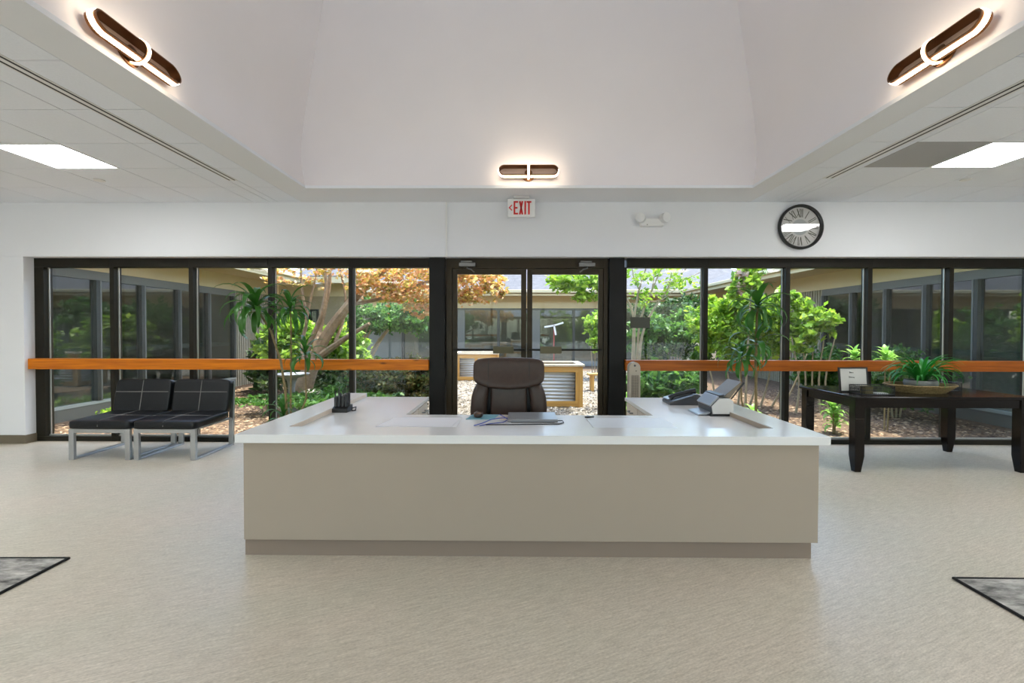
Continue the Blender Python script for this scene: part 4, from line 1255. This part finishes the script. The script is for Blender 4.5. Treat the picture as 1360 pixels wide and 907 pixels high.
# tan end wall with window on the left, set forward of the far wing
t = thing('tan_annex', (-6.3, 14.6, GZ), 'tan annex with a dark narrow window behind the maple tree', 'building')
B(-7.75, -5.1, 14.65, 15.6, GZ, 2.42).build('wall', M_TAN, t)
B(-7.75, -5.05, 14.62, 15.6, 2.42, 2.80).build('header_band', M_BEIGE, t)
B(-6.0, -4.4, 13.7, 15.6, 2.80, 2.83).build('soffit', M_BEIGE, t)
B(-6.0, -4.4, 13.66, 13.70, 2.74, 2.93).build('fascia', M_BEIGE, t)
m = MB()
for k in range(9):
    y0 = 13.66 + 0.24*k; z0 = 2.94 + 0.093*k
    m.prism([(y0, z0), (y0+0.26, z0+0.10), (y0+0.26, z0+0.085), (y0, z0-0.022)], lambda u, v, d: (d, u, v), -6.0, -4.4)
m.build('shingle_roof', M_SHINGLE, t)
w = B(-6.60, -6.12, 14.62, 14.65, 0.6, 2.02).build('window', M_WDARK, t)
B(-6.55, -6.17, 14.60, 14.62, 0.65, 1.97).build('pane', M_WGLASS, w)
w = B(-7.30, -6.98, 14.62, 14.65, GZ, 2.1).build('downpipe_panel', M_WFRAME, t)

# far facade across the courtyard
FYW = 19.6
t = thing('far_wing', (0, FYW, GZ), 'far courtyard wing with grey shingle roof and wide windows facing the doors', 'building')
B(-9, 9, FYW, FYW+0.12, 2.30, 2.80).build('header_band', M_BEIGE, t)
B(-9, 9, FYW-0.02, FYW, 2.28, 2.33).build('header_trim', plain('cream_trim', lin(214, 196, 150), 0.7), t)
B(-9, 9, 18.48, FYW+0.3, 2.80, 2.83).build('soffit', M_BEIGE, t)
B(-9, 9, 18.48, 18.52, 2.72, 2.93).build('fascia', M_BEIGE, t)
B(-9, 9, 18.36, 18.48, 2.82, 2.95).build('gutter', M_BEIGE, t, bevel=0.02)
m = MB()
for k in range(26):
    y0 = 18.42 + 0.24*k; z0 = 2.95 + 0.10*k
    m.prism([(y0, z0), (y0+0.26, z0+0.108), (y0+0.26, z0+0.09), (y0, z0-0.03)], lambda u, v, d: (d, u, v), -9.5, 9.5)
m.build('shingle_roof', M_SHINGLE, t)
B(-9, 9, FYW, FYW+0.14, GZ, GZ+0.2).build('base_curb', M_CONC, t)
B(-9, 9, FYW, FYW+0.1, 2.20, 2.30).build('window_head', M_WDARK, t)
xs = [-4.7, -3.55, -2.35, -0.75, 0.75, 2.35, 3.9, 5.4, 6.9, 8.4]
for i in range(len(xs)-1):
    pier = 0.42 if i in (2, 4) else 0.10
    p = B(xs[i]-pier/2, xs[i]+pier/2, FYW-0.03, FYW+0.12, GZ+0.2, 2.2).build('mullion', M_WFRAME if pier > 0.2 else M_WDARK, t)
    B(xs[i]+pier/2, xs[i+1]-0.05, FYW+0.04, FYW+0.05, GZ+0.2, 2.2).build('pane', M_WGLASS, t)
m = MB()
m.box(-9, 9, FYW+4.5, FYW+4.6, GZ, 2.7); m.box(-9, 9, FYW+0.15, FYW+4.6, 2.6, 2.7); m.box(-9, 9, FYW+0.15, FYW+4.6, GZ, GZ+0.05)
m.build('inner_room', M_DIM, t)

# ---- foliage tools
def leaf_cloud(blobs, per, size, up=0.3, elong=1.9, cl=0.36, sub=16, shoots=0.45):
    """blobs: (cx,cy,cz,rx,ry,rz,weight); returns verts, faces of small folded leaves in clumps"""
    P = []
    for (cx, cy, cz, rx, ry, rz, w) in blobs:
        n = int(per*w)
        nsub = max(4, int(sub*w))
        d = nrng.normal(size=(nsub, 3)); d /= np.linalg.norm(d, axis=1)[:, None]
        rr = nrng.uniform(0.35, 1.0, nsub)**0.6
        cs = d*rr[:, None]
        idx = nrng.integers(0, nsub, n)
        q = nrng.normal(size=(n, 3)); q /= np.linalg.norm(q, axis=1)[:, None]
        q *= (nrng.uniform(0, 1, n)**0.5)[:, None]*cl
        p = cs[idx] + q
        if shoots:
            # part of the leaves sit along twigs that reach past the body of the crown
            ns = max(6, nsub*2); ks = int(n*shoots)
            d = nrng.normal(size=(ns, 3)); d[:, 2] += 0.35; d /= np.linalg.norm(d, axis=1)[:, None]
            ln = nrng.uniform(0.9, 1.45, ns)
            i2 = nrng.integers(0, ns, ks)
            u = nrng.uniform(0.35, 1.0, ks)
            p[:ks] = d[i2]*(ln[i2]*u)[:, None] + nrng.normal(size=(ks, 3))*0.07
        P.append(p*np.array([rx, ry, rz]) + np.array([cx, cy, cz]))
    P = np.vstack(P)
    P = P[P[:, 2] > GZ + 0.02]
    n = len(P)
    nd = nrng.normal(size=(n, 3)); nd[:, 2] += up*3; nd /= np.linalg.norm(nd, axis=1)[:, None]
    a = np.cross(nd, nrng.normal(size=(n, 3))); a /= np.linalg.norm(a, axis=1)[:, None]
    b = np.cross(nd, a)
    s = size*nrng.uniform(0.6, 1.35, n)[:, None]
    L = a*s*0.5*elong; W2 = b*s*0.5
    V = np.empty((n, 4, 3))
    V[:, 0] = P - L; V[:, 1] = P - W2 + nd*s*0.12; V[:, 2] = P + L; V[:, 3] = P + W2 + nd*s*0.12
    return V.reshape(-1, 3), n
def cloud_obj(name, blobs, per, size, mat, parent, **kw):
    V, n = leaf_cloud(blobs, per, size, **kw)
    me = bpy.data.meshes.new(name)
    me.vertices.add(4*n); me.vertices.foreach_set('co', V.ravel())
    me.loops.add(4*n); me.loops.foreach_set('vertex_index', np.arange(4*n, dtype=np.int32))
    me.polygons.add(n); me.polygons.foreach_set('loop_start', np.arange(0, 4*n, 4, dtype=np.int32))
    me.polygons.foreach_set('loop_total', np.full(n, 4, dtype=np.int32))
    me.materials.append(mat)
    me.update(calc_edges=True); me.validate()
    o = obj(name, me, parent); o['kind'] = 'stuff'
    return o
def limb(parent, pts, r0, r1, mat, name='branch', seg=8):
    pp = [Vector(p) for p in pts]
    # smooth the path
    out = []
    for i in range(len(pp)-1):
        p0 = pp[max(i-1,0)]; p1 = pp[i]; p2 = pp[i+1]; p3 = pp[min(i+2,len(pp)-1)]
        for k in range(4):
            u = k/4
            out.append(0.5*((2*p1) + (p2-p0)*u + (2*p0-5*p1+4*p2-p3)*u*u + (3*p1-p0-3*p2+p3)*u**3))
    out.append(pp[-1])
    n = len(out)
    return MB().tube(out, [r0 + (r1-r0)*i/(n-1) for i in range(n)], seg).build(name, mat, parent, smooth=True)
def gp_(px, py, Y): return ((px-686)*Y/631, Y, 1.42 - (py-437)*Y/631)

# ---- bronze maple
MY = 9.2
t = thing('maple_tree', (-4.25, MY, GZ), 'multi-stemmed maple tree with bronze and yellow leaves outside the left windows', 'tree')
limb(t, [(-4.27,MY,GZ-0.02), gp_(402,515,MY), gp_(410,492,MY), gp_(421,468,MY)], 0.19, 0.13, M_BARK, 'trunk', 12)
limb(t, [gp_(418,474,MY), gp_(436,440,MY), gp_(462,406,MY), gp_(490,375,MY-0.2), gp_(520,348,MY-0.4), gp_(560,300,MY-0.6)], 0.12, 0.045, M_BARK)
limb(t, [gp_(416,480,MY), gp_(418,462,MY), gp_(423,440,MY+.2), gp_(431,405,MY+.2), gp_(437,372,MY+.2), gp_(438,300,MY+.3)], 0.075, 0.03, M_BARK)
limb(t, [gp_(404,484,MY), gp_(410,458,MY-.1), gp_(424,424,MY-.2), gp_(430,398,MY-.2), gp_(432,372,MY-.2), gp_(424,320,MY-.2)], 0.055, 0.022, M_BARK)
limb(t, [gp_(402,486,MY+.2), gp_(400,455,MY+.4), gp_(406,425,MY+.4), gp_(400,385,MY+.4), gp_(398,340,MY+.4)], 0.045, 0.018, M_BARK)
limb(t, [gp_(406,425,MY+.4), gp_(412,395,MY+.4), gp_(418,370,MY+.4), gp_(424,330,MY+.4)], 0.03, 0.014, M_BARK)
limb(t, [gp_(418,478,MY), gp_(440,462,MY-.3), gp_(462,447,MY-.6), gp_(490,430,MY-.9)], 0.08, 0.03, M_BARK)
limb(t, [gp_(444,455,MY), gp_(455,425,MY+.2), gp_(458,395,MY+.2), gp_(452,360,MY+.2), gp_(448,310,MY+.2)], 0.035, 0.014, M_BARK)
limb(t, [gp_(462,406,MY), gp_(500,398,MY-.3), gp_(535,388,MY-.6), gp_(562,376,MY-.8), gp_(600,368,MY-1.0), gp_(640,372,MY-1.1)], 0.04, 0.012, M_BARK)
limb(t, [gp_(490,375,MY-0.2), gp_(530,392,MY+.4), gp_(555,384,MY+.7), gp_(580,380,MY+.9)], 0.03, 0.012, M_BARK)
def bl(px, py, Y, rx, ry, rz, w): 
    p = gp_(px, py, Y); return (p[0], p[1], p[2], rx, ry, rz, w)
cloud_obj('foliage', [
    bl(395,356,MY,0.65,0.9,0.22,0.45), bl(372,375,MY+.3,0.30,0.5,0.12,0.15), bl(412,376,MY+.2,0.4,0.6,0.12,0.18), bl(440,348,MY,0.6,0.9,0.30,0.45),
    bl(475,355,MY-.2,0.5,0.8,0.45,0.6), bl(512,358,MY-.3,0.6,0.9,0.42,1.3), bl(548,362,MY-.5,0.55,0.8,0.45,1.3), bl(500,385,MY-.3,0.5,0.7,0.22,0.8),
    bl(545,395,MY-.4,0.5,0.7,0.28,1.0), bl(563,412,MY-.5,0.20,0.3,0.22,0.35), bl(590,365,MY-.7,0.6,0.8,0.40,1.0), bl(618,372,MY-.9,0.45,0.6,0.38,0.9),
    bl(640,370,MY-1.0,0.40,0.5,0.30,0.7), bl(622,396,MY-1.0,0.35,0.4,0.16,0.45), bl(655,385,MY-1.1,0.25,0.3,0.20,0.4),
    bl(480,310,MY,1.3,1.3,0.5,0.9), bl(590,318,MY-.5,1.1,1.1,0.4,0.7)], 900, 0.055, M_MAPLE, t, up=0.55, elong=1.5, cl=0.22, sub=34, shoots=0.25)

# ---- small green tree behind, with slanting pale stems
t = thing('weeping_tree', (-2.9, 13.6, GZ), 'small green tree with slanting pale stems in front of the far wing', 'tree')
for a, b, c in (((487,478),(500,455),(522,428)), ((492,478),(508,448),(530,422)), ((483,478),(486,450),(500,428)), ((478,478),(482,452),(488,432))):
    limb(t, [gp_(a[0],a[1]+12,13.6), gp_(*a,13.6), gp_(*b,13.6), gp_(*c,13.4)], 0.05, 0.02, M_BARK2, 'stem')
cloud_obj('foliage', [bl(530,424,13.4,0.9,0.8,0.35,1.0), bl(486,425,13.6,0.55,0.6,0.55,0.8), bl(552,420,13.2,0.6,0.6,0.45,0.7)], 2600, 0.07, M_GREEN2, t, up=-0.1)

# ---- shrubs
def shrub(name, blobs, per, size, mat, label, stems=None, group=None, **kw):
    b0 = blobs[0]
    t = thing(name, (b0[0], b0[1], GZ), label, 'shrub', group)
    for st in (stems or []):
        limb(t, st, 0.022, 0.010, M_BARK2, 'stem', 6)
    if not stems:
        for k in range(3):
            limb(t, [(b0[0]+0.06*(k-1), b0[1], GZ-0.02), (b0[0]+0.12*(k-1), b0[1], max(b0[2]*0.5, GZ+0.12)), (b0[0]+0.2*(k-1), b0[1], max(b0[2], GZ+0.2))], 0.018, 0.008, M_BARK2, 'stem', 6)
    cloud_obj('foliage', blobs, per, size, mat, t, **kw)
    return t
shrub('garden_shrub', [bl(388,455,11.2,0.7,0.6,0.55,1.0), bl(372,470,11,0.5,0.5,0.5,0.6), bl(420,470,11.6,0.55,0.5,0.5,0.7)], 2600, 0.085, M_GREEN1, 'bright green shrub behind the maple trunk, nearer the tan annex')
shrub('garden_shrub', [bl(455,465,10.6,0.5,0.5,0.55,1.0), bl(470,490,10.2,0.4,0.4,0.4,0.6)], 2600, 0.085, M_GREEN1, 'bright green shrub right of the maple trunk')
shrub('garden_shrub', [bl(352,478,11.6,0.35,0.4,0.5,0.6), bl(350,505,11,0.4,0.4,0.25,0.5)], 1200, 0.10, M_GREEN3, 'dark green shrub against the ribbed wall on the left')
shrub('garden_shrub', [bl(420,505,9.9,0.8,0.5,0.35,1.0), bl(460,510,9.6,0.5,0.5,0.30,0.6)], 3000, 0.06, M_GREEN3, 'dark feathery shrub behind the maple trunk at ground level', up=0.1, elong=3)
shrub('garden_shrub', [bl(520,505,8.6,0.75,0.45,0.33,1.3), bl(556,500,8.5,0.35,0.4,0.36,0.8), bl(545,520,8.2,0.5,0.35,0.28,0.8)], 5200, 0.042, M_OLIVE, 'dense fine-leaved olive shrub beside the left door')
shrub('garden_shrub', [bl(490,500,9.0,0.35,0.35,0.30,1.0)], 2600, 0.055, M_GREEN2, 'small grey-green shrub left of the olive shrub')
shrub('ground_cover', [bl(440,532,8.0,0.9,0.6,0.12,1.0), bl(500,533,7.6,0.5,0.4,0.10,0.5), bl(470,522,8.6,0.6,0.5,0.14,0.7)], 2600, 0.05, M_GREEN2, 'low green ground cover in front of the boulder')
shrub('ground_cover', [bl(352,532,8.4,0.5,0.5,0.07,1.0)], 700, 0.045, M_GREEN2, 'low green ground cover under the bird bath')
shrub('ground_cover', [(-6.6,8.6,0.02,0.35,0.9,0.12,1.0)], 900, 0.05, M_GREEN1, 'low bright planting along the left wing')
shrub('ground_cover', [(-1.9,7.3,-0.02,0.22,0.3,0.14,1.0)], 700, 0.05, M_GREEN1, 'small tuft of green at the path edge by the left door')
# right side
shrub('flowering_shrub', [bl(952,425,9.6,0.55,0.5,0.42,0.8), bl(985,412,9.4,0.42,0.5,0.40,0.8), bl(1022,410,9.3,0.45,0.45,0.38,0.8), bl(960,455,9.5,0.6,0.5,0.45,1.0), bl(1010,445,9.3,0.7,0.5,0.45,1.2), bl(1048,405,9.0,0.25,0.3,0.25,0.3)],
      2000, 0.065, M_GREEN1, 'tall bright green shrub in the middle of the right-hand windows',
      [[(3.9+0.22*k, 9.35, GZ-0.02), (3.85+0.27*k+0.05*(k%2), 9.35, 0.4), (3.7+0.34*k, 9.4, 1.0)] for k in range(7)])
t2 = shrub('flowering_shrub', [bl(990,372,8.9,0.22,0.2,0.22,1.0), bl(1004,356,8.9,0.14,0.15,0.12,0.4), bl(975,388,8.9,0.12,0.15,0.1,0.3)], 420, 0.085, M_GREEN1, 'upright flowering shoot with pale pink blossom above the bright shrub',
      [[(4.3,8.95,GZ-0.02),(4.33,8.95,1.0),(4.35,8.9,1.9),(4.4,8.9,2.5)]])
cloud_obj('blossom', [bl(985,366,8.85,0.11,0.1,0.10,0.5), bl(981,384,8.85,0.10,0.1,0.09,0.5), bl(986,352,8.85,0.07,0.08,0.07,0.3)], 240, 0.06, M_BLOSSOM, t2)
shrub('garden_shrub', [bl(1075,425,8.7,0.36,0.4,0.25,0.8), bl(1062,448,8.7,0.28,0.35,0.22,0.5), bl(1096,428,8.5,0.24,0.3,0.16,0.4)], 620, 0.08, M_GREEN1, 'loose light green shrub in front of the ribbed wall on the right',
      [[(5.1+0.15*k, 8.7, GZ-0.02), (5.15+0.12*k, 8.7, 0.5), (5.0+0.2*k, 8.7, 1.3)] for k in range(5)])
shrub('garden_shrub', [bl(895,445,11.5,0.9,0.6,0.6,1.0), bl(925,455,11,0.6,0.6,0.5,0.8), bl(860,455,11.6,0.5,0.5,0.45,0.6)], 3000, 0.07, M_GREEN2, 'large soft green shrub right of the doors beyond the decal')
shrub('garden_shrub', [bl(895,420,15.5,1.6,0.7,0.6,1.0), bl(925,425,15.5,0.8,0.7,0.5,0.6)], 3400, 0.09, M_GREEN3, 'dark green shrub mass in front of the far wing on the right')
shrub('garden_shrub', [bl(875,508,8.2,0.42,0.4,0.30,1.0), bl(905,510,8.0,0.35,0.35,0.26,0.8), bl(850,512,8.3,0.25,0.3,0.26,0.5)], 1200, 0.11, M_GREEN2, 'low broad-leaved shrub behind the tower fan')
shrub('garden_shrub', [bl(790,432,14.5,0.36,0.4,0.36,1.0), bl(800,452,14.2,0.4,0.4,0.35,0.7)], 1500, 0.075, M_GREEN1, 'round bright green shrub seen through the right door')
shrub('clipped_hedge', [(6.6,8.3,0.6,0.5,0.9,0.45,1.0), (6.6,10.2,0.6,0.5,0.9,0.45,1.0)], 5200, 0.05, M_GREEN2, 'clipped hedge along the right wing') 
# crape myrtle right of doors
t = thing('myrtle_tree', (2.2, 9.0, GZ), 'thin branching tree with sparse lime leaves right of the doors', 'tree')
for base, pth in (((2.15,9.0), [(840,470),(842,420),(848,385),(860,345),(870,300)]), ((2.25,9.1), [(846,470),(850,425),(865,385),(880,350),(900,300)]),
                  ((2.3,9.0), [(850,460),(862,420),(885,385),(905,362),(930,330)]), ((2.2,9.0), [(842,440),(836,405),(815,375),(795,350),(780,320)])):
    limb(t, [(base[0],base[1],GZ-0.02)] + [gp_(*q, base[1]) for q in pth], 0.030, 0.009, M_BARK2, 'trunk', 7)
for pth in ([(848,385),(840,365),(838,340)], [(865,385),(868,360),(866,335)], [(885,385),(890,365),(888,345)], [(880,375),(905,372),(935,358)], [(862,400),(878,398),(900,380)], [(815,375),(790,378),(765,372)], [(815,375),(800,392),(785,396)]):
    limb(t, [gp_(*q, 9.0) for q in pth], 0.014, 0.006, M_BARK2, 'branch', 6)
cloud_obj('foliage', [bl(762,374,8.8,0.42,0.4,0.20,1.0), bl(785,385,8.8,0.30,0.35,0.22,0.8), bl(745,378,8.8,0.25,0.3,0.10,0.35), bl(775,396,8.7,0.18,0.25,0.10,0.4), bl(790,352,8.8,0.3,0.4,0.15,0.25)], 620, 0.06, M_GREEN1, t, up=0.5)
cloud_obj('foliage', [bl(850,360,9.0,0.35,0.5,0.3,0.5), bl(880,372,9.0,0.5,0.5,0.3,0.6), bl(860,395,9.0,0.3,0.4,0.15,0.35), bl(910,380,9.0,0.4,0.4,0.2,0.4), bl(900,345,9.0,0.5,0.5,0.2,0.3)], 240, 0.06, M_GREEN1, t, up=0.4)

# whorled broad-leaved plants close to the glass
RL = [strap_leaf('broad_leaf', 0.20, 0.055, d, M_RHODO, 0.3, 5) for d in (0.9, 1.5, 2.0)]
def whorl(x, y, tops, label, s=1.0):
    t = thing('broadleaf_plant', (x, y, GZ), label, 'garden plant', 'broad-leaved plants close to the glass')
    for (dx, dy, z) in tops:
        limb(t, [(x+dx*0.3, y, GZ-0.02), (x+dx*0.7, y+dy*0.5, GZ+(z-GZ)*0.5), (x+dx, y+dy, z)], 0.012, 0.008, M_STEM, 'stem', 6)
        for k in range(18):
            place_leaf(RL[k % 3], t, (x+dx, y+dy, z-0.006*k), 2.399*k+rng.uniform(-.2,.2), math.radians(22-4.2*k)+rng.uniform(-.1,.1), s*rng.uniform(0.8,1.15))
    return t
whorl(4.62, 6.95, [(0,0,0.28),(0.06,0.05,0.10)], 'broad-leaved plant on the sunny mulch seen under the black table', 1.15)
whorl(4.95, 7.0, [(0,0,1.06)], 'tall broad-leaved plant just above the rail behind the framed card', 1.0)
whorl(5.55, 7.2, [(0,0,1.04),(0.15,0.1,0.95)], 'tall broad-leaved plant above the rail left of the spider plant', 1.0)
whorl(3.35, 6.75, [(0,0,0.22),(-0.12,0.05,0.12)], 'broad-leaved plant at the foot of the right corn plant, outside', 0.95)
whorl(3.05, 7.3, [(0,0,0.28),(0.15,0.1,0.18)], 'broad-leaved plant outside behind the document scanner', 1.0)
whorl(1.62, 7.0, [(0,0,0.36),(0.12,0.1,0.22)], 'broad-leaved plant outside behind the tower fan', 1.1)

# ---- garden furniture
t = thing('bird_bath', (-4.05, 8.5, GZ), 'grey bird bath left of the maple trunk', 'bird bath')
MB().lathe([(0.15, GZ), (0.16, GZ+0.05), (0.07, GZ+0.10), (0.055, 0.35), (0.08, 0.50), (0.11, 0.53)], 24, (-4.05, 8.5, 0)).build('pedestal', M_CONC, t, smooth=True)
MB().lathe([(0.10, 0.53), (0.28, 0.58), (0.31, 0.61), (0.29, 0.615), (0.2, 0.585), (0.01, 0.575)], 32, (-4.05, 8.5, 0)).build('bowl', M_CONC, t, smooth=True)
def boulder(x, y, z, sx, sy, sz, label):
    m = MB().pillow((x, y, z), (sx, sy, sz), 0.8, 0.85, (0.1,0.1,0.4), 20, 12)
    m.v = [(p[0]+rng.uniform(-.012,.012), p[1]+rng.uniform(-.012,.012), p[2]+rng.uniform(-.012,.012)) for p in m.v]
    return tag(m.build('boulder', M_ROCK, smooth=True), label, 'boulder', 'garden boulders')
boulder(-3.78, 8.75, 0.08, 0.55, 0.45, 0.42, 'pale boulder at the foot of the maple tree')
boulder(-1.30, 7.10, -0.04, 0.30, 0.24, 0.20, 'pale stone at the path edge outside the left door')
boulder(1.55, 8.2, -0.03, 0.28, 0.22, 0.20, 'grey stone at the path edge outside the right door')
def planter(x0, x1, y0, y1, z1, label, panels=1):
    t = thing('raised_planter', ((x0+x1)/2, (y0+y1)/2, GZ), label, 'planter', 'timber and corrugated metal raised planters')
    z0 = GZ+0.01; P = 0.09
    for x in (x0, x1-P):
        for y in (y0, y1-P):
            B(x, x+P, y, y+P, z0, z1-0.04).build('corner_post', M_PINEV, t, bevel=0.004)
    for y in (y0+0.008, y1-0.038):
        B(x0+P, x1-P, y, y+0.03, z0+0.01, z0+0.12).build('bottom_rail', M_PINE, t, bevel=0.003)
        B(x0+P, x1-P, y, y+0.03, z1-0.15, z1-0.04).build('top_rail', M_PINE, t, bevel=0.003)
        for k in range(1, panels):
            xm = x0 + (x1-x0)*k/panels
            B(xm-0.045, xm+0.045, y-0.004, y+0.034, z0+0.12, z1-0.15).build('upright', M_PINEV, t, bevel=0.003)
    B(x0+P, x0+P+0.05, y0+0.004, y0+0.04, z0+0.12, z1-0.15).build('upright', M_PINEV, t, bevel=0.003)
    B(x1-P-0.05, x1-P, y0+0.004, y0+0.04, z0+0.12, z1-0.15).build('upright', M_PINEV, t, bevel=0.003)
    for x in (x0+0.008, x1-0.038):
        B(x, x+0.03, y0+P, y1-P, z0+0.01, z0+0.12).build('bottom_rail', M_PINE, t, bevel=0.003)
        B(x, x+0.03, y0+P, y1-P, z1-0.15, z1-0.04).build('top_rail', M_PINE, t, bevel=0.003)
    def corr(horizontal_x, pos, a, b):
        n = int((z1-z0-0.14)/0.0085); vs = []; fs = []
        for i in range(n+1):
            z = z0+0.07 + (z1-z0-0.16)*i/n
            d = 0.011*math.sin(2*math.pi*(z-z0)/0.068)
            vs += ([(a, pos+d, z), (b, pos+d, z)] if horizontal_x else [(pos+d, a, z), (pos+d, b, z)])
        for i in range(n): fs.append((2*i, 2*i+1, 2*i+3, 2*i+2))
        o = MB().add(vs, fs).build('corrugated_panel', M_CORR, t, smooth=True)
        md = o.modifiers.new('thickness', 'SOLIDIFY'); md.thickness = 0.002
    corr(True, y0+0.055, x0+0.02, x1-0.02); corr(True, y1-0.055, x0+0.02, x1-0.02)
    corr(False, x0+0.055, y0+0.02, y1-0.02); corr(False, x1-0.055, y0+0.02, y1-0.02)
    C = 0.12
    for a in ((x0-0.03,x1+0.03,y0-0.03,y0-0.03+C),(x0-0.03,x1+0.03,y1+0.03-C,y1+0.03),(x0-0.03,x0-0.03+C,y0-0.03+C,y1+0.03-C),(x1+0.03-C,x1+0.03,y0-0.03+C,y1+0.03-C)):
        B(*a, z1-0.04, z1).build('cap_board', plain('weathered_cap', lin(206, 190, 164), 0.7, noise=0.1) if 'weathered_cap' not in MATS else MATS['weathered_cap'], t, bevel=0.004)
    B(x0+0.07, x1-0.07, y0+0.07, y1-0.07, z0+0.3, z1-0.10).build('soil', M_SOIL, t)
    return t
planter(-0.35, 1.28, 9.15, 10.1, 0.74, 'timber and corrugated metal planter behind the office chair')
planter(-1.80, -0.55, 13.8, 14.8, 0.72, 'timber and corrugated metal planter seen through the left door', 2)
planter(-3.4, -1.75, 12.2, 13.1, 0.58, 'low timber planter seen above the rail left of the doors', 2)
t = thing('garden_bench', (2.1, 11.6, GZ), 'small pine garden bench seen through the right door', 'bench')
B(1.74, 2.55, 11.45, 11.75, 0.30, 0.345).build('seat_plank', M_PINE, t, bevel=0.004)
for x in (1.80, 2.42):
    for y in (11.48, 11.66):
        B(x, x+0.08, y, y+0.06, GZ, 0.30).build('leg', M_PINEV, t, bevel=0.003)
t = thing('garden_spinner', (1.02, 13.0, GZ), 'white wind spinner on a red pole seen through the right door', 'garden ornament')
MB().tube([(1.02,13.0,GZ), (1.02,13.0,1.52)], 0.014, 8).build('pole', M_REDPOLE, t)
for a in (0.3, 3.3, 4.9):
    MB().obox((1.02+0.13*math.cos(a), 12.97, 1.52+0.13*math.sin(a)), (0.27, 0.02, 0.045), (0, -a, 0)).build('blade', M_WHITEPL, t)
for x, y, w, h, lab in ((1.0, 12.2, 0.34, 0.5, 'grey square garden pot behind the near planter'), (-1.0, 17.5, 0.5, 0.7, 'grey square garden pot near the far wing')):
    t = thing('garden_pot', (x, y, GZ), lab, 'pot')
    m = MB()
    z0 = GZ+0.012
    m.add([(x-w*.4,y-w*.4,z0),(x+w*.4,y-w*.4,z0),(x+w*.4,y+w*.4,z0),(x-w*.4,y+w*.4,z0),(x-w*.5,y-w*.5,z0+h),(x+w*.5,y-w*.5,z0+h),(x+w*.5,y+w*.5,z0+h),(x-w*.5,y+w*.5,z0+h)],
          [(0,3,2,1),(0,1,5,4),(1,2,6,5),(2,3,7,6),(3,0,4,7),(4,5,6,7)])
    m.build('pot_body', M_CONC, t)
    B(x-w*.42, x+w*.42, y-w*.42, y+w*.42, z0+h, z0+h+0.012).build('soil', M_SOIL, t)
